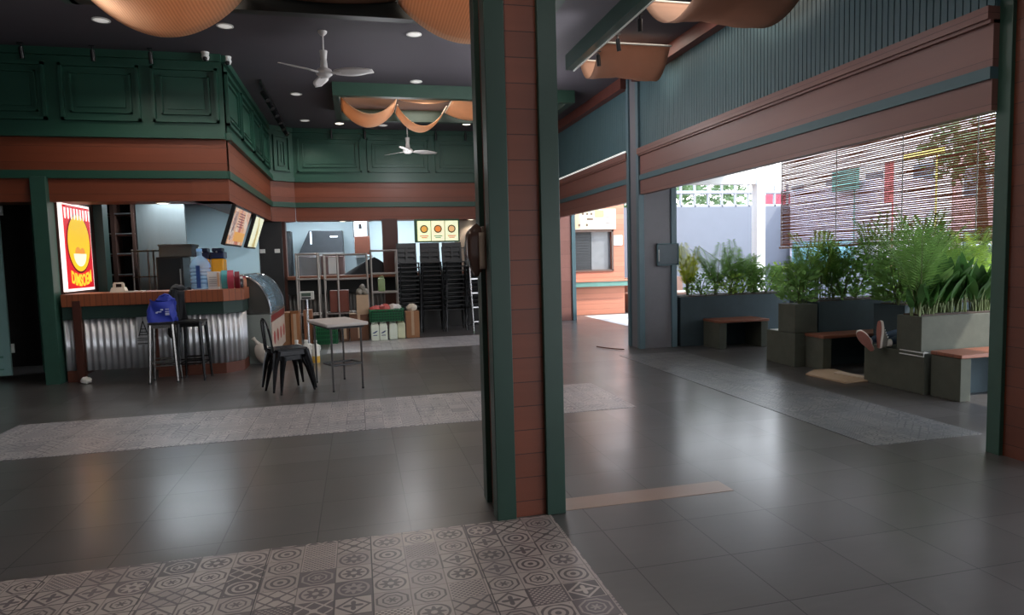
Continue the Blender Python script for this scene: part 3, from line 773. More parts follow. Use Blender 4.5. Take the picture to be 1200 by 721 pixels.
part('body', MB().box(-1.30, -.30, 15.3, 15.9, 0, 1.62), plain('fridge_maroon', srgb(112, 96, 96), .35, metal=.4), fr_, bevel=.01)
part('door', MB().box(-1.28, -.82, 15.27, 15.3, .1, 1.60), plain('fridge_steel', srgb(140, 140, 142), .3, metal=.7), fr_, bevel=.006)
part('door', MB().box(-.80, -.32, 15.27, 15.3, .1, 1.60), plain('fridge_mar2', srgb(120, 96, 94), .35), fr_, bevel=.006)
part('notice', MB().box(-.66, -.44, 15.262, 15.27, 1.20, 1.58), M_white, fr_)
part('handle', MB().box(-.87, -.84, 15.235, 15.27, 1.0, 1.4), M_chrome, fr_)
kd = thing('kitchen_cabinet', 'narrow black cabinet against the kitchen wall on the left', 'cabinet', (-1.56, 15.85, 0))
part('body', MB().box(-1.64, -1.48, 15.6, 16.1, 0, 2.2), M_black, kd, bevel=.006)
part('door', MB().box(-1.63, -1.49, 15.58, 15.6, .1, 2.16), M_dark, kd, bevel=.004)
ch = thing('exhaust_duct', 'white boxed duct with a small switch above the brown cabinet', 'duct', (.09, 16.2, 2.06))
part('shaft', MB().box(-.06, .24, 15.9, 16.3, 2.06, 3.0), M_kitchen, ch)
part('edge', MB().box(.24, .30, 15.88, 16.3, 2.06, 3.0).box(-.08, -.06, 15.88, 16.3, 2.06, 3.0), M_dark, ch)
part('switch', MB().box(.05, .12, 15.885, 15.9, 2.25, 2.36), M_black, ch)
cb = thing('wall_cabinet', 'brown kitchen wall cabinet under the white duct', 'cabinet', (.12, 15.95, 1.56))
part('body', MB().box(-.06, .30, 15.7, 16.2, 1.62, 2.06), M_brown, cb, bevel=.006)
part('shelf', MB().box(-.04, .34, 15.66, 16.2, 1.56, 1.60), M_steel, cb)
struct('trim_11', MB().box(-.06, .28, 16.3, 17.0, 1.56, 3.0), M_kitchen)
bgk = MB()
def bk(u, v):
    a = 2*PI*u; r = 1-v
    return (.72+.55*math.cos(a)*(r**.8)*(1+.08*math.sin(3*a))+.12*v, 14.22+.16*math.sin(a)*r, 1.192+.36*(v**1.1)*(1+.15*math.sin(2*a)*r))
bgk.grid(bk, 24, 8)
solo('folded_umbrella', 'black cloth heap like a folded umbrella on the rear counter', 'umbrella', MB().add(bgk.v, bgk.f).xf(Matrix.Translation((-.50, -.10, 0))), M_cloth, sub=1)

# lit menu board with three pictures
mbd = thing('menu_board', 'green-framed lit menu board with three bowl pictures above the chair stacks', 'menu board', (1.65, 13.8, 1.85))
part('frame', MB().box(1.19, 2.14, 13.74, 13.86, 1.83, 2.32), plain('menu_frame_green', srgb(26, 74, 44), .4), mbd, bevel=.006)
for k in range(3):
    x = 1.245+.292*k
    pa = part('panel', MB().box(x, x+.278, 13.73, 13.74, 1.86, 2.28), emis('menu_panel', [srgb(224, 232, 186), srgb(234, 228, 190), srgb(228, 232, 192)][k], .85), mbd)
    q = Matrix.Translation((x+.14, 13.729, 2.11)) @ Matrix.Rotation(PI/2, 4, 'X')
    part('bowl', MB().lathe([(.085, -.002), (.085, .002)], n=24, M=q), emis('menu_bowl', srgb(70, 60, 40), .4), pa)
    part('dish', MB().lathe([(.06, -.004), (.06, .004)], n=20, M=q), emis('menu_dish', [srgb(222, 160, 70), srgb(226, 130, 56), srgb(226, 176, 120)][k], .7), pa)
    g = MB()
    for j, w_ in ((0, .18), (1, .12)): g.box(x+.14-w_/2, x+.14+w_/2, 13.726, 13.731, 1.955-.035*j, 1.972-.035*j)
    part('caption', g, emis('menu_caption', [srgb(200, 70, 60), srgb(40, 130, 110), srgb(206, 80, 70)][k], .6), pa)

# ------------------------------------------------------------------ steel shelving in front of the rear counter
def shelving(label, x0, x1, y0, y1, top, shelves, posts=None):
    s = thing('steel_shelving', label, 'shelf rack', ((x0+x1)/2, (y0+y1)/2, 0), 0, 'steel shelving along the rear counter')
    for x in posts or (x0, x1):
        for y in (y0, y1):
            part('post', MB().tube([(x, y, 0), (x, y, top)], .016, 8), M_rack, s)
    for z in shelves:
        g = MB().tube([(x0, y0, z), (x1, y0, z)], .016, 6).tube([(x0, y1, z), (x1, y1, z)], .016, 6).tube([(x0, y0, z), (x0, y1, z)], .016, 6).tube([(x1, y0, z), (x1, y1, z)], .016, 6)
        n = max(3, int((x1-x0)/.07))
        for k in range(1, n): g.tube([(x0+(x1-x0)*k/n, y0, z), (x0+(x1-x0)*k/n, y1, z)], .004, 4)
        part('shelf', g, M_rack, s)
    return s
shelving('narrow pale steel rack behind the weighing scale, leftmost rack', -1.10, -.72, 12.35, 12.75, 1.64, (1.62, 1.16, .5))
shelving('wide steel rack between the scale and the green basket', -.62, .16, 12.45, 12.85, 1.62, (1.60, 1.14, .5), (-.62, -.38, .16))
shelving('tall narrow steel rack holding the green jerrycan', .24, .72, 12.55, 12.95, 1.68, (1.66, 1.22, .86, .3))

def jerrycan(label, x, y, z, w_, d, h, mat, group, printed=True, cat='jerrycan'):
    j = thing('jerrycan', label, cat, (x, y, z), 0, group)
    a, b = w_/2, d/2
    part('body', MB().loft([[(sx*a*q, sy*b*q, zz) for sx, sy in ((-1, -1), (1, -1), (1, 1), (-1, 1))] for q, zz in ((.93, 0), (1, .02), (1, h*.78), (.86, h*.86), (.55, h*.90))]), mat, j, local=True, bevel=.012)
    part('handle', MB().tube([(-a*.1, 0, h*.86), (-a*.05, 0, h*.99), (a*.5, 0, h*.99), (a*.62, 0, h*.86)], .014, 8), mat, j, local=True)
    part('cap', MB().lathe([(.02, 0), (.02, h*.1)], (-a*.55, 0, h*.87), 12), mat, j, local=True)
    if printed:
        part('label_print', MB().slab([(-a*.7, -b-.004, h*.42), (-a*.2, -b-.004, h*.40), (a*.3, -b-.004, h*.46), (a*.7, -b-.004, h*.54), (a*.3, -b-.004, h*.54), (-a*.2, -b-.004, h*.48)], (0, .003, 0)).box(-a*.5, a*.5, -b-.004, -b-.001, h*.28, h*.32), M_label, j, local=True)
    return j
jerrycan('olive-green jerrycan on the shelf of the tall narrow rack', .42, 12.7, .878, .13, .2, .29, plain('jerry_olive', srgb(126, 146, 100), .45), 'jerrycans at the rear', False)
for k, (x, y, lb, pr_) in enumerate(((.25, 12.10, 'white jerrycan with dark swoosh print, left end of the row under the green basket', True), (.40, 12.08, 'white jerrycan with swoosh print, second from the left under the green basket', True),
        (.58, 12.16, 'unprinted white jerrycan, second from the right under the green basket', False), (.735, 12.26, 'yellowish white jerrycan at the right end under the green basket', False))):
    jerrycan(lb, x, y, 0, .145, .22, .345, M_jerry if k < 3 else plain('jerry_cream', srgb(214, 214, 180), .45), 'white jerrycans under the green basket', pr_)

# green basket crate on the jerrycans with packs on top
def crate(label, x0, x1, y0, y1, z0, z1, cat='crate'):
    c = thing('plastic_crate', label, cat, ((x0+x1)/2, (y0+y1)/2, z0))
    part('floor_panel', MB().box(x0+.02, x1-.02, y0+.02, y1-.02, z0, z0+.012), M_greenplastic, c)
    g = MB()
    for (a, b, cc, d) in ((x0, x1, y0, y0), (x0, x1, y1, y1)):
        n = 12
        for k in range(n+1): g.cbox((a+(b-a)*k/n, cc, (z0+z1)/2), (.012, .014, z1-z0))
        for q in range(5): g.cbox(((a+b)/2, cc, z0+.008+(z1-z0-.016)*q/4), (b-a, .014, .016))
    for xx in (x0, x1):
        n = 8
        for k in range(n+1): g.cbox((xx, y0+(y1-y0)*k/n, (z0+z1)/2), (.014, .012, z1-z0))
        for q in range(5): g.cbox((xx, (y0+y1)/2, z0+.008+(z1-z0-.016)*q/4), (.014, y1-y0, .016))
    part('lattice_side', g, M_greenplastic, c, smooth=False)
    part('rim', MB().box(x0-.015, x1+.015, y0-.015, y0+.012, z1-.012, z1+.012).box(x0-.015, x1+.015, y1-.012, y1+.015, z1-.012, z1+.012).box(x0-.015, x0+.012, y0, y1, z1-.012, z1+.012).box(x1-.012, x1+.015, y0, y1, z1-.012, z1+.012), M_greenplastic, c)
    part('inner_lining', MB().box(x0+.02, x1-.02, y0+.02, y0+.024, z0, z1-.03).box(x0+.02, x0+.024, y0+.02, y1-.02, z0, z1-.03).box(x1-.024, x1-.02, y0+.02, y1-.02, z0, z1-.03), plain('crate_inside', srgb(16, 62, 42), .6), c)
    return c
crate('green lattice plastic basket standing on the white jerrycans', .17, .77, 12.02, 12.4, .35, .56, 'basket')
crate('green plastic crate on the floor behind the white table', -.80, -.42, 11.9, 12.2, 0, .32)
M_red = plain('red_striped_pack', srgb(190, 90, 86), .35, var=.5, k=22)
for k, (x, y, m_, lb, sx, sz) in enumerate(((.29, 12.2, M_red, 'red and white striped snack pack heaped at the left of the green basket', .12, .06), (.44, 12.16, M_red, 'red and white snack pack in the middle of the green basket', .11, .075), (.60, 12.2, plain('pack_clear', srgb(214, 206, 200), .3, var=.2, k=20), 'clear white snack pack at the right of the green basket', .10, .07), (.69, 12.26, plain('pack_white', srgb(226, 222, 218), .35, var=.1, k=20), 'small white pack at the right rim of the green basket', .06, .06))):
    o = solo('snack_pack', lb, 'snack pack', MB().ball((x, y, .535+sz*.75), (sx, .12, sz), 12, 8).jitter(.012), m_, 'snack packs heaped in the green basket')

# cartons
def carton(label, x0, x1, y0, y1, z0, z1, mat, flaps=None, group='cardboard boxes by the rear counter', rz=0, tape=True):
    cx, cy = (x0+x1)/2, (y0+y1)/2
    c = thing('cardboard_box', label, 'box', (cx, cy, z0), rz, group)
    a, b, h = (x1-x0)/2, (y1-y0)/2, z1-z0
    part('body', MB().box(-a, a, -b, b, 0, h), mat, c, local=True, bevel=.004)
    if tape: part('tape', MB().box(-.025, .025, -b-.002, -b+.001, h*.1, h).box(-.025, .025, -b, b, h-.001, h+.002), M_cardlight, c, local=True)
    if flaps:
        part('flap', MB().slab([(-a, -b, h), (a, -b, h), (a, -b-flaps*.5, h+flaps), (-a, -b-flaps*.5, h+flaps)], (0, .004, .004)), mat, c, local=True)
        part('flap', MB().slab([(a, -b, h), (a, b, h), (a+flaps*.4, b, h+flaps), (a+flaps*.4, -b, h+flaps)], (.004, 0, .004)), mat, c, local=True)
    return c
carton('tall brown cardboard box at the right end, holding a white bag', .83, 1.08, 12.2, 12.5, 0, .50, M_card)
solo('plastic_bag', 'crumpled white plastic bag on the tall box at the right', 'bag', MB().ball((.955, 12.35, .565), (.11, .11, .075), 12, 8).jitter(.02), plain('bag_white2', srgb(206, 194, 178), .45, k=20), sub=1)
carton('brown cardboard box standing beside the display case', -1.50, -1.20, 11.85, 12.2, 0, .60, M_card)
carton('open cardboard box with a raised edge, right of the box by the display case', -1.19, -1.05, 11.8, 12.15, 0, .58, plain('cardboard_orange', srgb(160, 108, 70), .8), .05)
carton('small cardboard box on top of the box by the display case', -1.46, -1.31, 11.9, 12.1, .60, .74, M_card)
carton('wide brown cardboard box standing upright behind the open one', -.99, -.84, 12.0, 12.25, 0, .62, plain('cardboard_mid', srgb(128, 84, 58), .8))
carton('reddish brown board box standing on the shelf behind the white table', -.54, -.20, 12.48, 12.78, .525, .93, M_maroon, tape=False)
carton('dark cardboard box on the floor left of the white jerrycans', -.20, .14, 12.2, 12.5, 0, .48, M_card2)
carton('pale square cardboard box on top of the dark box', -.06, .16, 12.24, 12.44, .48, .84, M_cardlight, tape=False)
carton('flat dark cardboard box standing left of the dark box', -.36, -.215, 12.25, 12.45, 0, .38, M_card2)
for k, (x, z, r, lb) in enumerate(((0.0, .90, .062, 'round grey bundle at the left on the pale box'), (.11, .90, .06, 'round grey bundle at the right on the pale box'), (.055, .985, .055, 'grey bundle on top of the two on the pale box'))):
    solo('wrapped_bundle', lb, 'bundle', MB().ball((x, 12.33, z), (r, r, r), 12, 8).jitter(.008), plain('bundle_grey', srgb(132, 128, 120), .6, k=24), 'grey wrapped bundles on the pale box')
solo('pale_sheet', 'crumpled pale paper sheet on the dark box', 'paper', MB().ball((-.14, 12.28, .497), (.07, .08, .016), 10, 6).jitter(.006), M_cardlight)

# platform scale with head on a pole
sc_ = thing('weighing_scale', 'weighing scale with grey display head on a slim chrome pole', 'scale', (-.87, 11.4, 0))
part('pole', MB().tube([(-.87, 11.4, .04), (-.87, 11.4, .84)], .022, 12), M_chrome, sc_)
hd_ = part('display_head', MB().box(-.98, -.75, 11.36, 11.46, .84, .98), plain('scale_grey', srgb(176, 176, 170), .45), sc_, bevel=.012)
part('screen', MB().box(-.95, -.80, 11.352, 11.36, .90, .955), plain('scale_screen', srgb(70, 84, 74), .2), hd_)
part('keypad', MB().box(-.95, -.80, 11.354, 11.36, .855, .885), M_dark, hd_)
part('foot', MB().tube([(-.87, 11.4, .09), (-.98, 11.2, .02)], .014, 8), M_white, sc_)
part('foot', MB().tube([(-.87, 11.4, .09), (-.68, 11.24, .02)], .014, 8), M_white, sc_)
part('foot', MB().tube([(-.87, 11.4, .09), (-.86, 11.62, .02)], .014, 8), M_white, sc_)
bx = thing('display_box_case', 'small grey crate beneath the scale head', 'box', (-.87, 11.7, 0)); bpy.data.objects.remove(bx)

# cleaning bottles behind the stacked chairs
def bottle(label, x, y, r, h, c, top=None):
    b = thing('cleaning_bottle', label, 'bottle', (x, y, 0), 0, 'cleaning bottles on the floor by the chairs')
    part('body', MB().lathe([(r*.92, 0), (r, .015), (r, h*.55), (r*.8, h*.72), (r*.35, h*.86), (r*.35, h*.93)], (0, 0, 0), 18, sy=.75), M_offwhite if top else plain('bottle_body', c, .35), b, local=True)
    if top: part('liquid', MB().lathe([(r*.94, 0), (r*1.02, .015), (r*1.02, h*.30)], (0, 0, .002), 18, sy=.75), plain('bottle_liquid', top, .3), b, local=True)
    part('cap', MB().lathe([(r*.40, h*.92), (r*.40, h)], (0, 0, 0), 14), M_white, b, local=True)
    part('handle', MB().tube([(r*.5, 0, h*.80), (r*1.05, 0, h*.74), (r*1.0, 0, h*.55)], .011, 8), M_offwhite, b, local=True)
    return b
bottle('white cleaning bottle nearest the chairs, left of the three', -.93, 9.9, .065, .33, srgb(226, 224, 216))
bottle('white cleaning bottle in the middle of the three by the chairs', -.80, 9.95, .07, .32, srgb(216, 214, 208))
bottle('white bottle half full of yellow liquid, right of the three', -.655, 9.75, .055, .33, srgb(226, 220, 200), srgb(214, 172, 70))
# ------------------------------------------------------------------ stacked black chairs by the rear counter
def make_stack_chair():
    t = thing('stacking_chair', 'x', 'chair', (0, 0, 0), 0, 'black chairs in tall stacks')
    part('seat', MB().prism([(-.20, -.20), (-.18, -.215), (.18, -.215), (.20, -.20), (.185, .19), (-.185, .19)], .43, .455), M_blackplastic, t, local=True, bevel=.006)
    bk = MB()
    T = Matrix.Translation((0, .18, .45)) @ Matrix.Rotation(-.16, 4, 'X')
    bk.box(-.20, -.165, -.01, .012, 0, .40, T).box(.165, .20, -.01, .012, 0, .40, T).box(-.165, .165, -.01, .012, .30, .40, T).box(-.165, .165, -.01, .012, .0, .05, T)
    for z in (.12, .21): bk.box(-.165, .165, -.008, .010, z, z+.028, T)
    bk.box(-.02, .02, -.009, .011, .05, .30, T)
    part('backrest', bk, M_blackplastic, t, local=True)
    for a in (-1, 1):
        for b in (-1, 1):
            part('leg', MB().tube([(a*.18, b*.18, .435), (a*.205, b*.215-.01, 0)], [.014, .011], 6), M_blackgloss, t, local=True)
    return t
ORD = ['bottom', 'second from the bottom', 'third from the bottom', 'fourth from the bottom', 'fifth from the bottom', 'sixth from the bottom', 'sixth from the top', 'fifth from the top', 'fourth from the top', 'third from the top', 'second from the top', 'topmost']
proto = None
for si, (sx_, sy_, rz, where) in enumerate(((.98, 13.15, .06, 'leftmost tall stack'), (1.44, 13.2, -.04, 'second tall stack from the left'), (1.90, 13.15, .03, 'third tall stack from the left'), (2.36, 13.2, -.05, 'rightmost tall stack'))):
    for k in range(12):
        lb = 'black chair, %s in the %s' % (ORD[k], where)
        p = (sx_+random.uniform(-.008, .008), sy_-.012*k+.05, .0875*k)
        if proto is None:
            proto = make_stack_chair(); proto.location = p; proto.rotation_euler = (0, 0, rz); proto['label'] = lb
        else: dup(proto, p, rz+random.uniform(-.02, .02), lb)

ld = thing('step_ladder', 'pale aluminium step ladder leaning beside the chair stacks', 'ladder', (2.3, 12.55, 0))
for x in (2.16, 2.34): part('rail', MB().tube([(x, 12.45, 0), (x, 12.72, 1.35)], .016, 8), M_chrome, ld)
for k in range(4):
    z = .22+.28*k; y = 12.45+.2*z
    part('rung', MB().box(2.16, 2.34, y-.03, y+.03, z-.012, z+.012), M_chrome, ld)

# ------------------------------------------------------------------ small white table
tt = thing('folding_table', 'small white-topped table with thin steel legs standing by the chairs', 'table', (-.275, 7.815, 0), math.radians(18.3))
part('table_top', MB().box(-.24, .24, -.43, .43, .735, .775), plain('table_top_grey', srgb(186, 178, 174), .4, var=.06), tt, local=True, bevel=.012)
part('apron', MB().box(-.20, .20, -.38, .38, .71, .735), M_dark, tt, local=True)
for a in (-1, 1):
    for b in (-1, 1):
        l = part('leg', MB().tube([(a*.17, b*.345, .72), (a*.17, b*.35, 0)], .012, 8), plain('table_leg_steel', srgb(84, 82, 82), .3, metal=.8), tt, local=True)
        part('foot', MB().lathe([(.014, 0), (.014, .02)], (a*.17, b*.35, 0), 8), M_black, l, local=True)
part('brace', MB().tube([(-.17, -.35, .30), (.17, -.35, .30), (.17, .0, .285), (-.17, .0, .285), (-.17, -.35, .30)], .013, 6), M_black, tt, local=True)

# ------------------------------------------------------------------ black metal chair stacked on a matching low stool
def metal_legs(t, top, foot_, h):
    for a in (-1, 1):
        for b in (-1, 1):
            p0, p1 = Vector((a*top, b*top, h)), Vector((a*foot_, b*foot_, 0))
            part('leg', MB().tube([p0, p0.lerp(p1, .35)+Vector((a*.012, b*.012, 0)), p1], [.042, .030, .012], 8), M_blackgloss, t, local=True)
def metal_seat(t, r, h):
    c = r*.82
    part('seat', MB().prism([(-r, -c), (-c, -r), (c, -r), (r, -c), (r, c), (c, r), (-c, r), (-r, c)], h-.012, h+.012), M_blackgloss, t, local=True, bevel=.008)
    g = MB(); 
    for a in ((-1, 0), (1, 0), (0, -1), (0, 1)):
        g.cbox((a[0]*r*.97, a[1]*r*.97, h-.035), (.012 if a[0] else 2*c, .012 if a[1] else 2*c, .05))
    part('apron', g, M_blackgloss, t, local=True)
sl = thing('metal_stool', 'low black metal stool underneath the stacked metal chair', 'stool', (-.82, 7.72, 0), .55)
metal_seat(sl, .15, .43); metal_legs(sl, .11, .20, .415)
mc = thing('metal_chair', 'black metal chair with thin hoop back, stacked on a low stool', 'chair', (-.83, 7.72, .035), math.radians(112))
metal_seat(mc, .185, .455); metal_legs(mc, .155, .235, .44)
hp = [Vector((.16*math.cos(t), .185+.05*math.sin(t)+.02, .45+.36*math.sin(t)**.7)) for t in [PI*k/16 for k in range(17)]]
hp[0].z = .44; hp[-1].z = .44
part('back_hoop', MB().tube(hp, .0125, 8), M_blackgloss, mc, local=True)
part('back_strut', MB().box(-.035, .035, .195, .207, .45, .80, Matrix.Rotation(-.07, 4, 'X')), M_blackgloss, mc, local=True)

# ------------------------------------------------------------------ dispenser on the middle column
ds = thing('soap_dispenser', 'brown glossy dispenser fixed to the left side of the middle column', 'dispenser', (.65, 3.56, 1.36))
M_dsp = plain('dispenser_brown', srgb(84, 60, 52), .2, var=.08)
def dsp(u, v):
    a = 2*PI*u; t = v
    w = .042+.012*math.sin(PI*t); hgt = 1.375+.275*t
    ca, sa = math.cos(a), math.sin(a)
    cap = 1-max(0, (t-.72)/.28)**2.4 if t > .72 else (.62+.38*min(1, t/.3))
    return (.640+.001-w*1.05*math.copysign(abs(ca)**.7, ca)*cap*1.0+.012*(1-cap), 3.565+.055*math.copysign(abs(sa)**.7, sa)*cap, hgt)
part('body', MB().grid(dsp, 24, 16), M_dsp, ds)
part('back_plate', MB().box(.672, .689, 3.51, 3.62, 1.40, 1.63), plain('dispenser_beige', srgb(122, 104, 92), .35), ds, bevel=.006)
part('side_cover', MB().grid(lambda u, v: (.650+.032*u, 3.497-.006*math.sin(PI*u), 1.395+.20*v-.02*math.sin(PI*v)*u), 6, 8), plain('dispenser_taupe', srgb(168, 146, 130), .35), ds, solid=.004)
part('window', MB().box(.592, .604, 3.53, 3.60, 1.41, 1.56), plain('dispenser_window', srgb(120, 122, 122), .15), ds, bevel=.004)
part('nozzle', MB().tube([(.645, 3.56, 1.385), (.64, 3.56, 1.355)], [.022, .014], 10), M_dsp, ds)

# ------------------------------------------------------------------ ceiling: beams of the drape frames
def beam(name, *b, mat=None): struct(name, MB().box(*b), mat or M_green2)
beam('trim_20', -2.55, 2.05, 7.05, 7.17, 3.99, 4.2, mat=plain('beam_black', srgb(20, 24, 22), .5)); beam('trim_21', -2.62, -2.5, 4.7, 7.17, 3.99, 4.2); beam('trim_22', 2.0, 2.12, 4.7, 7.17, 3.99, 4.2); beam('trim_23', -2.6, 2.1, 4.6, 4.72, 3.99, 4.2)
beam('trim_24', -.27, 3.62, 10.38, 10.5, 4.0, 4.2, mat=plain('beam_green', srgb(40, 66, 54), .45)); beam('trim_25', -.27, -.17, 10.5, 12.25, 4.0, 4.2); beam('trim_26', 3.5, 3.62, 10.5, 12.25, 4.0, 4.2); beam('trim_27', -.27, 3.62, 12.15, 12.27, 4.0, 4.2)
beam('trim_28', 2.88, 2.99, 2.9, 8.62, 4.0, 4.2, mat=plain('beam_green3', srgb(34, 58, 50), .4))
struct('trim_29', MB().box(2.99, 3.005, 2.9, 8.62, 3.985, 4.005), plain('pale_edge', srgb(205, 205, 200), .4))

def swag(label, x0, x1, y0, y1, z, sag, mat, group, axis='x', name='ceiling_drape', skew=0):
    def f(u, v):
        s = 4*u*(1-u); q = sag*(s**.9)*(1+.05*math.sin(7*v+3*u))
        wv = .012*math.sin(26*v+5*u)*s
        if axis == 'x': return (x0+(x1-x0)*u, y0+(y1-y0)*v+.05*s*skew, z-q+wv*.4)
        return (x0+(x1-x0)*v, y0+(y1-y0)*u, z-q+wv*.4)
    t = thing(name, label, 'drape', ((x0+x1)/2, (y0+y1)/2, z-sag), 0, group)
    part('cloth', MB().grid(f, 28, 12), mat, t, solid=.006)
    for q in (0, 1):
        a = x0+(x1-x0)*q if axis == 'x' else y0+(y1-y0)*q
        pp = [(a, y0-.02, z+.01), (a, y1+.02, z+.01)] if axis == 'x' else [(x0-.02, a, z+.01), (x1+.02, a, z+.01)]
        part('rail', MB().tube(pp, .012, 6), M_offwhite, t)
    return t
G1 = 'cloth drapes under the near ceiling frame'
swag('deep ribbed tan ceiling drape at the top left', -2.42, -.98, 4.9, 6.98, 4.08, .40, M_ribbed, G1)
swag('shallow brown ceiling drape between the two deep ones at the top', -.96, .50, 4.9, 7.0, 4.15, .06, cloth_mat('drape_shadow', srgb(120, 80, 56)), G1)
swag('deep ribbed tan ceiling drape beside the middle column', .52, 1.95, 4.9, 6.98, 4.12, .36, M_ribbed, G1)
G2 = 'cloth drapes under the far ceiling frame'
swag('sagging tan drape at the left end of the far ceiling frame', -.16, .74, 10.95, 12.05, 4.14, .27, M_fabric, G2)
swag('sagging tan drape in the middle of the far ceiling frame, above the far fan', .78, 1.63, 11.5, 12.1, 4.13, .32, M_fabric, G2)
swag('nearly flat tan drape in front of the middle sagging one', .78, 1.63, 10.55, 11.2, 4.16, .05, M_fabric, G2)
swag('tan drape with loose folds right of the far fan, by the middle column', 1.68, 2.6, 10.7, 12.05, 4.15, .12, M_fabric, G2)
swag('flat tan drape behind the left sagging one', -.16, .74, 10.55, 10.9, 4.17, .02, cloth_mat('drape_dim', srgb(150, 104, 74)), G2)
G3 = 'cloth drapes by the terrace side'
M_fab3 = cloth_mat('drape_rose', srgb(176, 138, 118))
swag('tan drape rolled like a tube beside the three black spotlights', 3.02, 3.98, 7.72, 8.45, 4.08, .31, M_fab3, G3, 'y')
swag('large tan drape at the top edge, nearer than the tube-like one', 3.02, 4.06, 4.95, 6.45, 4.1, .42, M_fab3, G3, 'y')

# fans
def fan(label, x, y, zh, ztop, a0, L=.60):
    f = thing('ceiling_fan', label, 'ceiling fan', (x, y, zh))
    part('canopy', MB().lathe([(.02, -.05), (.05, -.02), (.055, 0)], (x, y, ztop), 20), M_fan, f)
    part('rod', MB().tube([(x, y, ztop-.02), (x, y, zh+.10)], .011, 8), M_fan, f)
    part('cup', MB().lathe([(.030, 0), (.034, .01), (.046, .10), (.046, .11)], (x, y, zh+.145), 20), M_fan, f)
    part('motor', MB().lathe([(.02, -.055), (.06, -.05), (.095, -.02), (.10, .0), (.085, .035), (.045, .055), (.035, .15)], (x, y, zh), 28), M_fan, f)
    for k in range(3):
        M = Matrix.Translation((x, y, zh-.005)) @ Matrix.Rotation(a0+k*2*PI/3, 4, 'Z') @ Matrix.Rotation(math.radians(-14), 4, 'X')
        bl = MB()
        def bf(u, v): 
            w = (.05+.045*math.sin(PI*min(1, u*1.15))) * (1 if u < .93 else .8)
            return M @ Vector((.13+(L-.13)*u, w*(v-.5)*2, -.01*u))
        bl.grid(bf, 12, 4)
        b = part('blade', bl, M_fan, f, solid=.006)
        part('blade_arm', MB().box(.07, .20, -.018, .018, -.012, .004, M), M_fan, b)
    return f
fan('white three-bladed ceiling fan nearer the camera, by the left booth', -.295, 8.19, 3.72, 4.2, math.radians(-20))
fan('white ceiling fan far back, against the green rear panelling', 1.05, 13.0, 3.61, 4.2, math.radians(14))

# recessed downlights
M_lens = plain('downlight_lens', srgb(235, 232, 226), .4, emit=.42); M_lens2 = plain('downlight_lit', srgb(255, 240, 215), .4, emit=5)
def downlight(label, x, y, on=False, z=4.2, r=.075):
    d = thing('ceiling_light', label, 'ceiling light', (x, y, z), 0, 'recessed ceiling lights')
    part('trim_ring', MB().lathe([(r+.018, 0), (r+.02, -.008), (r+.004, -.012)], (x, y, z), 24, cap=False), M_white, d)
    part('diffuser', MB().lathe([(r+.004, -.006), (r-.01, -.011), (.005, -.012)], (x, y, z), 24), M_lens2 if on else M_lens, d)
downlight('white ceiling light at the far left of the ceiling', -2.65, 8.19)
downlight('white ceiling light just above the corner of the left booth', -1.37, 8.17)
downlight('white ceiling light between the near fan and the middle column', .78, 8.11)
downlight('white ceiling light just in front of the far drape frame', .99, 10.2)
downlight('white ceiling light right of the track lights, nearer of two', -.86, 11.19)
downlight('white ceiling light by the end of the track lights, farther of two', -.88, 13.2)
downlight('white ceiling light half hidden behind the left sagging drape', .61, 13.5)
downlight('glowing ceiling light at the left corner of the far drape frame', -.24, 13.4, True)
downlight('glowing ceiling light right of the far fan', 2.27, 13.2, True)
downlight('glowing light under the wooden header above the bar counter', -2.50, 9.52, True, 2.31, .07)
downlight('glowing light under the rear header above the kitchen hatch', -.28, 14.2, True, 2.33, .06)
downlight('glowing warm light under the rear header beside the menu board', 2.46, 14.15, True, 2.33, .06)

# track with spot heads on the ceiling left, spots on the fascias, spots on the right beam
tl = thing('track_light', 'black ceiling track with a row of small spot heads', 'track light', (-1.3, 12, 4.2))
part('track', MB().box(-1.315, -1.285, 10.4, 13.6, 4.165, 4.2), M_black, tl)
for k in range(6):
    y = 10.6+.55*k
    h = part('spot_head', MB().tube([(-1.30, y, 4.06), (-1.22, y-.06, 3.93)], [.038, .042], 12), M_black, tl)
    part('stem', MB().tube([(-1.3, y, 4.17), (-1.3, y, 4.05)], .008, 6), M_black, h)
def spot(label, x, y, z, group, dx=0, dy=.02, L=.13):
    s = thing('spotlight', label, 'spotlight', (x, y, z), 0, group)
    part('stem', MB().tube([(x, y, z), (x, y, z-.05)], .009, 6), M_black, s)
    part('head', MB().tube([(x, y, z-.05), (x+dx, y+dy, z-.05-L)], .026, 12), M_black, s)
    part('mount', MB().box(x-.03, x+.03, y-.02, y+.02, z-.012, z), M_black, s)
G = 'black spotlights over the left booth panelling'
spot('black spotlight over the leftmost green panel of the booth', -3.85, 9.14, 4.2, G); spot('black spotlight over the middle green panel of the booth', -3.08, 9.14, 4.2, G); spot('black spotlight over the right green panel of the booth', -2.43, 9.14, 4.2, G)
G = 'black spotlights over the rear panelling'
for x, lb in ((-.42, 'over the left rear green panel'), (.25, 'between the left and middle rear green panels'), (1.72, 'right of the far ceiling fan'), (2.36, 'over the right rear green panel by the column')):
    spot('small black spotlight ' + lb, x, 13.88, 4.2, G, L=.16)
G = 'black spotlights on the green beam by the terrace'
spot('black spotlight on the terrace-side beam, nearest the tube-like drape end', 3.03, 7.78, 4.0, G, .01, .0); spot('black spotlight in the middle of the three on the terrace-side beam', 3.03, 7.16, 4.0, G, .03, .03); spot('black spotlight on the terrace-side beam, nearest the camera', 3.03, 6.55, 4.0, G, .0, .0)
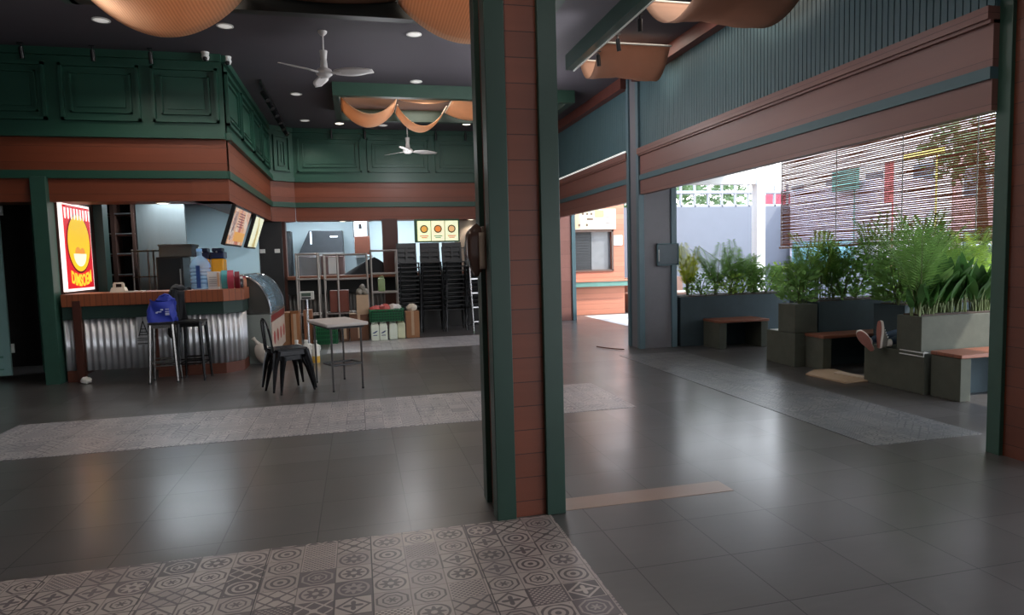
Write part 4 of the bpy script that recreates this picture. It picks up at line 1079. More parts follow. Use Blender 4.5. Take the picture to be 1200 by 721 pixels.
for x, y, lb in ((-1.80, 9.20, 'small white security camera over the booth corner, left of two'), (-1.56, 9.35, 'small white security camera round the booth corner, right of two')):
    s = thing('security_camera', lb, 'camera', (x, y, 4.2), 0, 'security cameras at the booth corner')
    part('mount', MB().lathe([(.05, 0), (.045, -.03)], (x, y, 4.2), 16), M_white, s)
    part('body', MB().lathe([(.04, -.03), (.05, -.06), (.035, -.10)], (x, y, 4.2), 16), M_white, s)
    part('lens', MB().ball((x, y-.03, 4.11), .03, 10, 8), M_black, s)
# ------------------------------------------------------------------ outside ground, terrace canopy, boundary wall, street
struct('ground', MB().add([(4.7, -40, -.02), (60, -40, -.02), (60, 60, -.02), (4.7, 60, -.02)], [(0, 1, 2, 3)]), plain('pavement', srgb(176, 172, 168), .8, var=.1, k=1))
struct('roof', MB().box(4.76, 7.62, -8, 12.2, 3.28, 3.42), plain('canopy_soffit', srgb(150, 152, 156), .7))
struct('beam', MB().box(4.8, 8.6, 12.05, 12.25, 2.86, 3.28), plain('canopy_beam', srgb(226, 226, 224), .6, var=.04))
struct('pillar', MB().box(8.15, 8.34, 12.0, 12.2, 0, 3.28), plain('white_pillar', srgb(244, 244, 244), .6, var=.03))
struct('wall_boundary', MB().box(6.7, 16, 16.2, 16.4, 0, 2.72), M_greywall)
struct('wall_boundary_side', MB().box(11.5, 11.7, 3, 16.2, 0, 1.0), M_greywall)

# street kiosk across the passage
kk = thing('street_kiosk', 'sunlit timber-clad kiosk with a dark serving window and menu boards', 'kiosk', (5.6, 15.6, 0))
part('wall', MB().box(4.3, 6.47, 15.05, 15.35, 0, 1.09).box(4.3, 6.47, 15.05, 15.35, 2.06, 3.3).box(6.15, 6.47, 15.05, 15.35, 1.09, 2.06).box(4.3, 4.96, 15.05, 15.35, 1.09, 2.06), M_woodk, kk)
part('side_wall', MB().box(6.30, 6.47, 15.35, 16.2, 0, 3.3), M_woodk, kk)
part('window_frame', MB().box(4.94, 4.99, 15.02, 15.06, 1.08, 2.08).box(6.13, 6.18, 15.02, 15.06, 1.08, 2.08).box(4.94, 6.18, 15.02, 15.06, 2.04, 2.08).box(4.94, 6.18, 15.02, 15.06, 1.07, 1.11), plain('kiosk_frame', srgb(104, 84, 74), .5), kk)
part('shutter', wood_sh := MB().box(4.96, 6.15, 15.16, 15.2, 1.09, 2.06), plain('kiosk_dark', srgb(70, 72, 74), .3), kk)
g = MB()
for k in range(14): g.box(5.0, 5.62, 15.14, 15.16, 1.12+.066*k, 1.165+.066*k)
part('louvres', g, plain('kiosk_louvre', srgb(58, 60, 62), .4), kk, smooth=False)
part('pane', MB().box(5.64, 6.14, 15.145, 15.16, 1.11, 2.04), plain('kiosk_pane', srgb(124, 126, 128), .12), kk)
part('counter_ledge', MB().box(4.3, 6.62, 14.86, 15.06, .70, .82), plain('kiosk_green', srgb(104, 148, 138), .5), kk, bevel=.006)
part('ledge_top', MB().box(4.3, 6.64, 14.84, 15.06, .82, .86), M_woodk, kk)
bd = part('menu_board', MB().box(4.97, 6.24, 15.0, 15.04, 2.10, 2.60), plain('board_cream', srgb(226, 216, 196), .5), kk)
pcs = [(5.0, 5.28, 2.13, 2.57, (230, 190, 150)), (5.30, 5.68, 2.13, 2.57, (232, 222, 190)), (5.70, 5.92, 2.40, 2.57, (206, 196, 130)), (5.70, 5.92, 2.13, 2.38, (226, 214, 196)), (5.94, 6.22, 2.13, 2.57, (230, 222, 214))]
for (a, b, c, d, col_) in pcs: part('menu_sheet', MB().box(a, b, 14.992, 15.0, c, d), plain('sheet', srgb(*col_), .5), bd)
g = MB()
for k in range(3):
    g.lathe([(.03, -.003), (.03, .003)], n=12, M=Matrix.Translation((5.38+.11*k, 14.99, 2.48)) @ Matrix.Rotation(PI/2, 4, 'X'))
    g.lathe([(.03, -.003), (.03, .003)], n=12, M=Matrix.Translation((5.08+.2*k, 14.99, 2.21)) @ Matrix.Rotation(PI/2, 4, 'X'))
g.box(5.48, 5.64, 14.987, 14.993, 2.33, 2.38)
for k in range(5): g.box(5.97, 6.19, 14.987, 14.993, 2.18+.07*k, 2.19+.07*k)
part('menu_print', g, plain('menu_ink', srgb(120, 100, 84), .6), bd)
nt_ = part('notice', MB().box(6.19, 6.42, 15.035, 15.05, 1.70, 1.95), M_white, kk)
part('notice_text', MB().box(6.25, 6.36, 15.03, 15.036, 1.84, 1.85).box(6.24, 6.37, 15.03, 15.036, 1.80, 1.81), plain('ink', srgb(120, 120, 120), .6), nt_)
wb_ = thing('low_planter_wall', 'brown low wall with grass behind it right of the street kiosk', 'planter', (7.1, 15.5, 0))
part('wall', MB().box(6.66, 8.2, 15.3, 15.9, 0, .86).box(6.6, 8.2, 15.0, 15.3, 0, .46), plain('brown_block', srgb(128, 100, 88), .8), wb_)
part('coping', MB().box(6.58, 8.2, 14.96, 15.32, .46, .50), plain('coping', srgb(176, 160, 150), .7), wb_)

# ------------------------------------------------------------------ leaves
ML = [leaf('palm_green', srgb(86, 126, 64), srgb(136, 174, 90), .55), leaf('palm_lime', srgb(130, 166, 70), srgb(180, 208, 100), .6), leaf('broad_green', srgb(44, 80, 44), srgb(84, 126, 60), .4), leaf('mixed_green', srgb(98, 140, 80), srgb(156, 194, 108), .55), leaf('yellow_leaf', srgb(180, 190, 60), srgb(214, 216, 96)), leaf('tree_green', srgb(70, 96, 62), srgb(120, 146, 96))]
M_stem = plain('plant_stem', srgb(96, 110, 62), .6)
def palm(label, x, y, z, h, n, mat, group='palms in the terrace planters', spread=.5, stems=4):
    spread *= 1.5
    t = thing('potted_palm', label, 'palm', (x, y, z), 0, group)
    fo = MB(); stm = MB()
    for k in range(n):
        a = 2*PI*k/n*1.0+random.uniform(-.35, .35); lean = random.uniform(.15, 1)*spread
        b = Vector((random.uniform(-.05, .05), random.uniform(-.05, .05), 0))
        L = h*random.uniform(.75, 1.05)
        pts = []
        for i in range(9):
            q = i/8
            pts.append(b+Vector((math.cos(a), math.sin(a), 0))*(lean*L*q**1.8)+Vector((0, 0, L*(q-.30*lean*q*q*1.2))))
        stm.tube(pts[:6], [.007-.0008*i for i in range(6)], 5)
        stm.tube(pts[5:], .0028, 4)
        for i in range(28):
            q = .26+.74*i/27; f = q*8; i0 = min(7, int(f)); p = pts[i0].lerp(pts[i0+1], f-i0)
            d = (pts[i0+1]-pts[i0]).normalized()
            for s in (-1, 1):
                sd = d.cross(Vector((0, 0, 1))); 
                if sd.length < .05: sd = Vector((1, 0, 0))
                sd = sd.normalized()*s
                l = h*.27*(1-.7*abs(q-.55)/.5)*random.uniform(.8, 1.15)
                tip = p+(sd*.95+d*.55+Vector((0, 0, -.10))).normalized()*l
                wv = d*(.0055+.0020*h)
                m_ = p.lerp(tip, .45)+Vector((0, 0, .012))
                fo.add([p, m_-wv, tip, m_+wv], [(0, 1, 2, 3)])
    part('foliage', fo, mat, t, local=True, smooth=False); part('stem', stm, M_stem, t, local=True)
    return t
def broad(label, x, y, z, h, n, mat, group='broad-leaved plants in the front planter', w=.055):
    t = thing('broadleaf_plant', label, 'plant', (x, y, z), 0, group)
    fo = MB(); stm = MB()
    for k in range(n):
        a = random.uniform(0, 2*PI); L = h*random.uniform(.55, 1.0); lean = random.uniform(.08, .55)
        b = Vector((random.uniform(-.12, .12), random.uniform(-.06, .06), 0))
        dr = Vector((math.cos(a), math.sin(a), 0)); sd = Vector((-math.sin(a), math.cos(a), 0))
        P = lambda q: b+dr*(lean*L*q**1.7)+Vector((0, 0, L*(q-.22*lean*q*q)))
        stm.tube([P(0), P(.2), P(.42)], [.008, .007, .005], 5)
        rows = []
        for i in range(8):
            q = .30+.70*i/7; ww = w*h*1.5*math.sin(PI*min(.985, .06+.94*i/7))**.8
            p = P(q); up = Vector((0, 0, 1))*ww*.35
            rows.append([p-sd*ww+up, p, p+sd*ww+up])
        fo.loft(rows, closed=False)
    part('foliage', fo, mat, t, local=True); part('stem', stm, M_stem, t, local=True)
    return t
def bush(label, x, y, z, r, h, n, mat, group='shrubs in the terrace planters', ls=.09):
    t = thing('leafy_shrub', label, 'shrub', (x, y, z), 0, group)
    fo = MB(); stm = MB()
    for k in range(7):
        a = random.uniform(0, 2*PI); stm.tube([(0, 0, 0), (math.cos(a)*r*.3, math.sin(a)*r*.3, h*.45), (math.cos(a)*r*.6, math.sin(a)*r*.6, h*.8)], [.009, .007, .004], 5)
    for k in range(n):
        a = random.uniform(0, 2*PI); q = random.random()**.6; zz = random.uniform(.05, 1)
        rr = r*q*(1-.35*abs(zz-.45))
        c = Vector((math.cos(a)*rr, math.sin(a)*rr, h*zz))
        d = Vector((math.cos(a)+random.uniform(-.7, .7), math.sin(a)+random.uniform(-.7, .7), random.uniform(-.3, 1.0))).normalized()
        s = d.orthogonal().normalized(); s = (Matrix.Rotation(random.uniform(0, 6), 3, d) @ s)
        l = ls*random.uniform(.7, 1.3)
        fo.add([c, c+d*l*.45+s*l*.22, c+d*l, c+d*l*.45-s*l*.22], [(0, 1, 2, 3)])
    part('foliage', fo, mat, t, local=True, smooth=False); part('stem', stm, M_stem, t, local=True)
    return t

# ------------------------------------------------------------------ concrete planters and benches
def planter(label, boxes, group, mat=None, soil=None):
    xs = [b[0] for b in boxes]; t = thing('concrete_planter', label, 'planter', ((min(xs)+max(b[1] for b in boxes))/2, (boxes[0][2]+boxes[0][3])/2, min(b[4] for b in boxes)), 0, group)
    for b in boxes: part('trough', MB().box(*b), mat or M_concrete, t, bevel=.006)
    if soil: part('soil', MB().box(*soil), plain('soil', srgb(60, 48, 40), .9), t)
    return t
def bench(label, x0, x1, y0, y1, h, group='concrete benches with wooden tops', legw=.12):
    t = thing('bench', label, 'bench', ((x0+x1)/2, (y0+y1)/2, 0), 0, group)
    part('leg', MB().box(x0, x0+legw, y0, y1, 0, h-.035), M_concrete, t, bevel=.005)
    part('leg', MB().box(x1-legw, x1, y0, y1, 0, h-.035), M_concrete, t, bevel=.005)
    part('back_panel', MB().box(x0+legw, x1-legw, y1-.04, y1, 0, h-.035), M_concrete2, t)
    part('seat', MB().box(x0-.01, x1+.01, y0-.015, y1, h-.035, h), M_woodtop, t, bevel=.005)
    return t
GB = 'concrete benches with wooden tops'; GP = 'concrete planters on the terrace'
bench('farthest concrete bench with a wooden top, near the grey-blue column', 5.22, 6.05, 8.62, 9.08, .43)
planter('long far planter trough behind the farthest bench', [(4.85, 7.3, 9.12, 9.75, 0, .77)], GP, M_concrete2, (4.9, 7.25, 9.17, 9.7, .76, .78))
bench('middle concrete bench with wooden top, beside the tall planter block', 5.38, 6.55, 6.60, 6.92, .425)
planter('tall square planter block rising between the middle and far benches', [(5.24, 5.56, 6.93, 7.26, .425, .78), (5.24, 5.60, 6.93, 7.5, 0, .42)], GP)
planter('dark long planter behind the middle bench', [(5.62, 7.6, 6.98, 7.55, 0, .80)], GP, M_concrete2, (5.66, 7.55, 7.02, 7.5, .79, .81))
bench('nearest concrete bench with a reddish wooden top', 5.40, 6.3, 4.80, 5.12, .445)
planter('low concrete platform the lying person rests on', [(5.35, 7.4, 5.15, 5.92, 0, .41)], GP)
planter('front concrete planter box full of broad-leaved plants', [(5.36, 7.3, 5.20, 5.50, .412, .77)], GP, M_concrete, (5.40, 7.25, 5.24, 5.46, .765, .785))
planter('dark planter behind the lying person', [(5.95, 7.6, 6.0, 6.45, 0, .80)], GP, M_concrete2, (6.0, 7.5, 6.05, 6.4, .79, .81))
g = MB()
for p, q in (((5.37, 5.17), (5.395, 5.17)),): pass
fr2 = thing('wire_loop', 'thin white wire loop lying on the platform by the nearest bench', 'frame', (5.40, 5.27, .412))
part('wire', MB().tube([(5.345, 5.44, .417), (5.345, 5.15, .417), (5.39, 5.15, .417), (5.39, 5.19, .417)], .006, 6).tube([(5.342, 5.44, .380), (5.342, 5.15, .380), (5.342, 5.15, .417)], .006, 6), M_white, fr2)
solo('pale_sheet', 'flat white patch on the low concrete block by the tall planter', 'paper', MB().box(5.26, 5.46, 7.30, 7.46, .422, .426), M_white)  # thin white slab on top of the block
cm = MB(); base = [(5.01, 6.43), (5.28, 6.62), (5.52, 6.58), (5.43, 6.02), (5.36, 5.86), (5.06, 5.86)]
cm.prism(base, .004, .022)
solo('flattened_cardboard', 'flattened brown cardboard sheet on the floor below the person feet', 'cardboard', cm, M_cardlight)
solo('cardboard_strip', 'narrow pale cardboard strip beside the flattened sheet', 'cardboard', MB().prism([(5.30, 6.32), (5.42, 6.38), (5.46, 5.95), (5.36, 5.95)], .024, .034), plain('card_pale2', srgb(196, 176, 156), .8))
solo('twig', 'thin brown curved twig on the floor in the passage', 'twig', MB().tube([(3.64, 9.60, .012), (3.72, 9.36, .014), (3.82, 9.22, .012), (3.90, 9.12, .016)], .009, 6), M_brown)

# plants: front planter
broad('broad-leaved plant at the right end of the front planter by the column', 6.22, 5.35, .77, .62, 30, ML[2])
broad('broad-leaved plant in the middle of the front planter', 5.92, 5.36, .77, .64, 32, ML[2])
broad('lower broad-leaved plant at the left end of the front planter', 5.62, 5.34, .77, .52, 26, ML[2])
palm('tall feathery palm rising from the left of the front planter', 5.50, 5.38, .77, 1.05, 9, ML[0], spread=.32)
broad('yellow-green leaf plant behind the front planter', 6.35, 5.42, .77, .66, 5, ML[4], w=.075)
# planter behind the person
palm('tall palm behind the lying person, fronds over the blind', 6.35, 6.2, .80, 1.15, 11, ML[0], spread=.38)
bush('bright lime shrub behind the front palm', 6.75, 6.25, .80, .34, .55, 420, ML[1])
bush('light green shrub left of the tall palm', 6.05, 6.2, .80, .24, .50, 330, ML[3])
palm('pale lime palm at the back right of the terrace', 7.05, 6.2, .80, 1.05, 10, ML[1], spread=.45)
bush('lime shrub at the far right of the terrace', 7.6, 6.1, .80, .36, .5, 400, ML[1])
# middle planter
bush('dark green shrub growing on the tall planter block', 5.42, 7.10, .78, .24, .42, 360, ML[3])
palm('upright palm on the tall planter block', 5.50, 7.12, .78, .80, 8, ML[0], spread=.30)
palm('grey-green palm in the dark long planter', 6.0, 7.25, .80, .85, 9, ML[0], spread=.42)
bush('rounded green shrub in the dark long planter', 6.4, 7.25, .80, .30, .55, 420, ML[3])
palm('leaning palm at the right of the dark long planter', 6.8, 7.3, .80, 1.1, 10, ML[0], spread=.4)
bush('sunlit lime shrub at the right end of the dark long planter', 7.25, 7.3, .80, .32, .5, 400, ML[1])
# far planter
palm('yellow-lime palm beside the grey-blue column', 5.14, 9.42, .77, .82, 8, ML[4], spread=.34)
palm('dark feathery palm in the far planter, second from the column', 5.62, 9.4, .77, .88, 10, ML[0], spread=.5)
palm('dark feathery palm in the far planter, third from the column', 5.98, 9.42, .77, .90, 9, ML[0], spread=.48)
palm('smaller palm in the far planter, fourth from the column', 6.35, 9.45, .77, .68, 9, ML[3], spread=.5)
bush('lime shrub low in the far planter beside the yellow palm', 5.35, 9.38, .77, .24, .34, 300, ML[3], ls=.07)
bush('small light green shrub low in the middle of the far planter', 5.85, 9.35, .77, .26, .34, 320, ML[1], ls=.07)
bush('light green shrub at the right of the far planter', 6.55, 9.4, .77, .30, .42, 360, ML[3])
bush('lime green shrub at the right end of the far planter', 7.0, 9.45, .77, .28, .45, 340, ML[1])

bush('dense green shrub at the left end of the planter behind the person', 5.98, 6.12, .80, .26, .62, 420, ML[0], ls=.08)
bush('dense mixed shrub in the middle of the dark long planter', 6.15, 7.2, .80, .30, .66, 460, ML[0], ls=.08)
bush('dense shrub in the far planter behind the tall planter block', 6.15, 9.45, .77, .30, .5, 420, ML[0], ls=.08)
bush('low sunlit shrub between the tall palm and the lime palm', 6.9, 6.3, .80, .36, .62, 460, ML[1], ls=.08)
palm('slim tall palm between the tall planter block and the front palm', 5.85, 7.25, .80, .95, 9, ML[1], spread=.36)
palm('arching palm behind the broad-leaved plants', 6.6, 6.2, .80, 1.0, 10, ML[0], spread=.42)
broad('low broad-leaved plant at the very left edge of the front planter', 5.46, 5.30, .77, .36, 20, ML[2])
broad('broad-leaved plant between the front palm and the middle of the front planter', 5.77, 5.40, .77, .58, 26, ML[3])
# ------------------------------------------------------------------ bamboo blind
bb = thing('bamboo_blind', 'half-lowered bamboo slat blind hanging from the canopy behind the plants', 'blind', (7.5, 7.9, 1.48))
sl_ = MB(); N = 58
for k in range(N):
    z = 1.54+(3.24-1.54)*k/N
    ys = [5.4+(10.33-5.4)*i/26 for i in range(27)]
    ph = random.uniform(0, 6)
    zz = [z+.0028*math.sin(1.3*y+ph)+.0016*math.sin(4.3*y+ph*2) for y in ys]
    vs = []
    for y, a in zip(ys, zz): vs += [(7.496, y, a), (7.496, y, a+.0215), (7.504, y, a+.0215), (7.504, y, a)]
    sl_.add(vs, [(4*i+j, 4*i+(j+1) % 4, 4*i+4+(j+1) % 4, 4*i+4+j) for i in range(26) for j in range(4)])
part('slat_curtain', sl_, leaf('bamboo', srgb(132, 88, 66), srgb(182, 130, 100), .35), bb, smooth=False)
part('head_rail', MB().box(7.47, 7.53, 5.38, 10.36, 3.24, 3.28), M_offwhite, bb)
part('bottom_rail', MB().tube([(7.5, 5.38, 1.53), (7.5, 10.36, 1.51)], .02, 8), plain('bamboo_pole', srgb(150, 104, 78), .5), bb)
for y in (10.28, 8.92, 7.63, 6.5): part('cord', MB().tube([(7.485, y, 1.5), (7.485, y, 3.25)], .008, 6), M_white, bb)

# ------------------------------------------------------------------ things beyond the terrace
def building(label, x0, x1, y0, y1, h, mat, cols_, rows_, side=False):
    b = thing('building', label, 'building', ((x0+x1)/2, (y0+y1)/2, 0))
    part('wall', MB().box(x0, x1, y0, y1, 0, h), mat, b)
    part('roof', MB().box(x0-.15, x1+.15, y0-.15, y1+.15, h, h+.18), plain('roof_grey', srgb(170, 168, 170), .7), b)
    for i in range(cols_):
        for j in range(rows_):
            yy = y0+(y1-y0)*(i+.5)/cols_; zz = .9+(h-.9)*(j+.1)/max(1, rows_)
            f = part('window', MB().box(x0-.03, x0+.02, yy-.45, yy+.45, zz, zz+.9), plain('win_frame', srgb(220, 220, 220), .5), b)
            part('pane', MB().box(x0-.04, x0-.028, yy-.38, yy+.38, zz+.07, zz+.83), plain('win_pane', srgb(110, 120, 130), .1), f)
building('pinkish building with windows across the street at the right', 17, 20, 9.5, 15.5, 4.4, plain('pink_render', srgb(212, 176, 172), .8), 4, 2)
building('pale building across the street behind the blind', 17.5, 21, 16, 24, 5.2, plain('pale_render', srgb(226, 220, 216), .8), 4, 2)
sgn = lambda lb, x, y, z, w_, h, c, e=0: solo('street_sign', lb, 'sign', MB().box(x-.05, x+.05, y-w_/2, y+w_/2, z, z+h).tube([(x+.06, y-w_*.3, 0), (x+.06, y-w_*.3, z+h*.5)], .018, 8), plain('sign_'+lb.split()[0], srgb(*c), .5), 'signs seen through the blind')
sgn('teal street sign seen through the blind at its left', 11.75, 13.7, 2.9, .8, .5, (96, 160, 150))
sgn('yellow and green street sign seen through the top of the blind', 12.2, 11.9, 3.42, 1.0, .15, (214, 204, 110))
sgn('red narrow banner seen through the middle of the blind', 11.8, 12.4, 2.5, .16, .9, (200, 110, 112))
solo('storage_container', 'large pale lilac container standing beyond the blind', 'container', MB().box(11.9, 13.6, 12.9, 16.0, 1.05, 3.1), plain('pale_box', srgb(216, 208, 220), .6), bevel=.03)
solo('cyan_tarpaulin', 'bright cyan tarpaulin behind the middle shrubs', 'tarpaulin', MB().grid(lambda u, v: (11.6+.04*math.sin(9*u), 13.3+2.2*u, 1.0+.68*v+.02*math.sin(9*u)), 14, 4), plain('cyan_sheet', srgb(140, 196, 210), .5), solid=.02)
def car(label, x, y, rz, c):
    t = thing('parked_car', label, 'car', (x, y, 0), rz, 'parked cars in the street')
    body = [[(-2.05, .35), (-2.05, .8), (-1.9, .92), (1.2, .95), (1.95, .82), (2.05, .6), (2.05, .35)]]
    pr2 = body[0]; g = MB(); n = len(pr2)
    g.add([(px_, -.85, pz) for px_, pz in pr2]+[(px_, .85, pz) for px_, pz in pr2], [tuple(range(n-1, -1, -1)), tuple(range(n, 2*n))]+[(k, (k+1) % n, n+(k+1) % n, n+k) for k in range(n)])
    part('body', g, plain('car_paint', srgb(*c), .25, metal=.3), t, local=True, bevel=.05)
    cab = [(-1.7, .92), (-1.35, 1.45), (.35, 1.47), (1.05, .94)]; g = MB()
    g.add([(px_, -.72, pz) for px_, pz in cab]+[(px_, .72, pz) for px_, pz in cab], [(3, 2, 1, 0), (4, 5, 6, 7)]+[(k, (k+1) % 4, 4+(k+1) % 4, 4+k) for k in range(4)])
    part('cabin', g, plain('car_glass', srgb(60, 66, 74), .08), t, local=True, bevel=.04)
    part('roof', MB().box(-1.32, .33, -.70, .70, 1.45, 1.49), plain('car_roof', srgb(*c), .25), t, local=True, bevel=.02)
    for a in (-1.25, 1.25):
        for b in (-.8, .8):
            part('wheel', MB().lathe([(.2, -.1), (.32, -.09), (.32, .09), (.2, .1)], (0, 0, 0), 20, M=Matrix.Translation((a, b, .32)) @ Matrix.Rotation(PI/2, 4, 'X')), M_black, t, local=True)
    part('grille', MB().box(2.03, 2.07, -.5, .5, .5, .7), M_dark, t, local=True)
    return t
car('silver car parked in the street at the right of the terrace', 14.2, 11.6, 1.75, (196, 198, 204))
def tree(label, x, y, h, r, n, mat, group='street trees'):
    t = thing('street_tree', label, 'tree', (x, y, 0), 0, group)
    part('trunk', MB().tube([(0, 0, 0), (.08, .05, h*.35), (.0, .1, h*.7)], [.16, .12, .07], 8), plain('bark', srgb(96, 82, 70), .9), t, local=True)
    fo = MB()
    for k in range(n):
        d = Vector((random.gauss(0, 1), random.gauss(0, 1), random.gauss(0, .7))).normalized()
        c = Vector((0, 0, h*.72))+Vector((d.x*r, d.y*r, d.z*r*.75))*random.uniform(.45, 1)
        e = Vector((random.gauss(0, 1), random.gauss(0, 1), random.gauss(0, 1))).normalized(); s = e.orthogonal().normalized(); l = random.uniform(.18, .38)
        fo.add([c, c+e*l*.5+s*l*.3, c+e*l, c+e*l*.5-s*l*.3], [(0, 1, 2, 3)])
    part('crown', fo, mat, t, local=True, smooth=False)
tree('green street tree above the grey wall, left of the white pillar', 12.6, 21.5, 5.2, 1.7, 900, ML[5])
tree('tall green tree seen through the right part of the blind', 14.5, 9.0, 5.5, 2.0, 1100, ML[5])
tree('green tree seen through the top of the blind in the middle', 15.4, 13.2, 5.4, 1.5, 700, ML[5])
tree('pale green tree behind the street kiosk', 8.4, 20, 4.6, 1.3, 700, ML[5])
solo('pink_awning', 'pink awning beyond the grey wall beside the white pillar', 'awning', MB().grid(lambda u, v: (14.2+2.2*u, 20.3+.6*v, 3.55-.5*v-.06*math.sin(16*u)), 16, 4), plain('pink_sheet', srgb(236, 120, 140), .6), solid=.03)
fe = MB()
for k in range(9): fe.tube([(10.4+.5*k, 19.5, 2.4), (10.4+.5*k, 19.5, 3.7)], .05, 6)
fe.tube([(10.2, 19.5, 3.45), (14.6, 19.5, 3.45)], .06, 6).tube([(10.2, 19.5, 3.0), (14.6, 19.5, 3.0)], .05, 6)
solo('railing', 'grey rail fence above the grey boundary wall', 'fence', MB().box(10.2, 14.6, 19.4, 19.6, 0, 2.45).add(fe.v, fe.f), plain('rail_grey', srgb(150, 150, 158), .6))
# ------------------------------------------------------------------ person lying on the platform, soles towards the hall
pn_ = thing('person', 'person lying on the concrete platform in dark jeans and grey canvas shoes', 'person', (6.1, 5.72, .42))
def skin_body(name, verts, edges, rad, mat, parent, root=0, sub=2):
    me = bpy.data.meshes.new(name); off = wpos(parent)
    me.from_pydata([tuple(Vector(v)-off) for v in verts], edges, [])
    me.materials.append(mat)
    o = bpy.data.objects.new(name, me); COL.objects.link(o); o.parent = parent
    m = o.modifiers.new('skin', 'SKIN'); m.use_smooth_shade = True
    for i, r in enumerate(rad):
        sv = me.skin_vertices[0].data[i]; sv.radius = r if isinstance(r, tuple) else (r, r); sv.use_root = (i == root)
    s = o.modifiers.new('sub', 'SUBSURF'); s.levels = sub; s.render_levels = sub
    return o
V = [(6.15, 5.72, .52), (6.38, 5.72, .525), (6.62, 5.72, .535), (6.74, 5.72, .53), (6.84, 5.72, .54), (6.95, 5.72, .54), (7.03, 5.72, .54),      # pelvis, waist, chest, neck base, neck, head, crown
     (6.08, 5.80, .51), (5.70, 5.79, .53), (5.34, 5.74, .49), (5.27, 5.73, .49),       # far leg hip, knee, ankle, heel
     (6.08, 5.64, .51), (5.74, 5.63, .535), (5.42, 5.62, .475), (5.37, 5.615, .47),      # near leg
     (6.68, 5.86, .53), (6.46, 5.88, .50), (6.24, 5.84, .57),                            # far arm
     (6.68, 5.585, .53), (6.46, 5.565, .50), (6.24, 5.62, .58)]
Ed = [(0, 1), (1, 2), (2, 3), (3, 4), (4, 5), (5, 6), (0, 7), (7, 8), (8, 9), (9, 10), (0, 11), (11, 12), (12, 13), (13, 14), (3, 15), (15, 16), (16, 17), (3, 18), (18, 19), (19, 20)]
Rd = [(.10, .085), (.10, .08), (.12, .085), (.08, .06), .05, (.075, .085), .055, .078, .058, .042, .036, .078, .058, .042, .036, .05, .038, .028, .05, .038, .028]
m_ = Mat('person_clothes'); x_, y_, z_ = m_.xyz()
n_ = m_.noise((1, 1, 1), 4, .6, 'Object', 14)
jeans = m_.mix(n_, srgb(28, 44, 66), srgb(58, 80, 104)); shirt = m_.mix(n_, srgb(40, 48, 52), srgb(60, 68, 72))
c_ = m_.mix(x_.gt(.18), jeans, shirt); c_ = m_.mix(x_.gt(.70), c_, srgb(150, 104, 80))
m_.set('Base Color', c_).set('Roughness', .8); m_.bump(n_, .3)
skin_body('body', V, Ed, Rd, m_.m, pn_)
M_skin = plain('skin', srgb(150, 104, 80), .5, var=.08)
part('hair', MB().ball((7.02, 5.72, .545), (.07, .085, .095), 14, 10), M_black, pn_, sub=1)
part('nose', MB().ball((6.94, 5.72, .64), (.02, .014, .016), 8, 6), M_skin, pn_)
for hx, hy, hz, s in ((6.20, 5.80, .60, 1), (6.20, 5.66, .61, -1)):     # hands folded on the belly: palm, four fingers, thumb
    hnd = part('hand', MB().ball((hx, hy-.02*s, hz), (.03, .045, .016), 12, 8), M_skin, pn_)
    for k, L in enumerate((.06, .07, .065, .05)):
        part('finger', MB().tube([(hx-.024+.016*k, hy-.055*s, hz), (hx-.024+.016*k, hy-(.055+L*.5)*s, hz+.008), (hx-.024+.016*k, hy-(.055+L)*s, hz-.006)], [.0085, .008, .006], 7), M_skin, hnd)
    part('thumb', MB().tube([(hx+.02, hy-.015*s, hz+.004), (hx+.045, hy-.04*s, hz+.012), (hx+.05, hy-.07*s, hz+.008)], [.010, .009, .007], 7), M_skin, hnd)

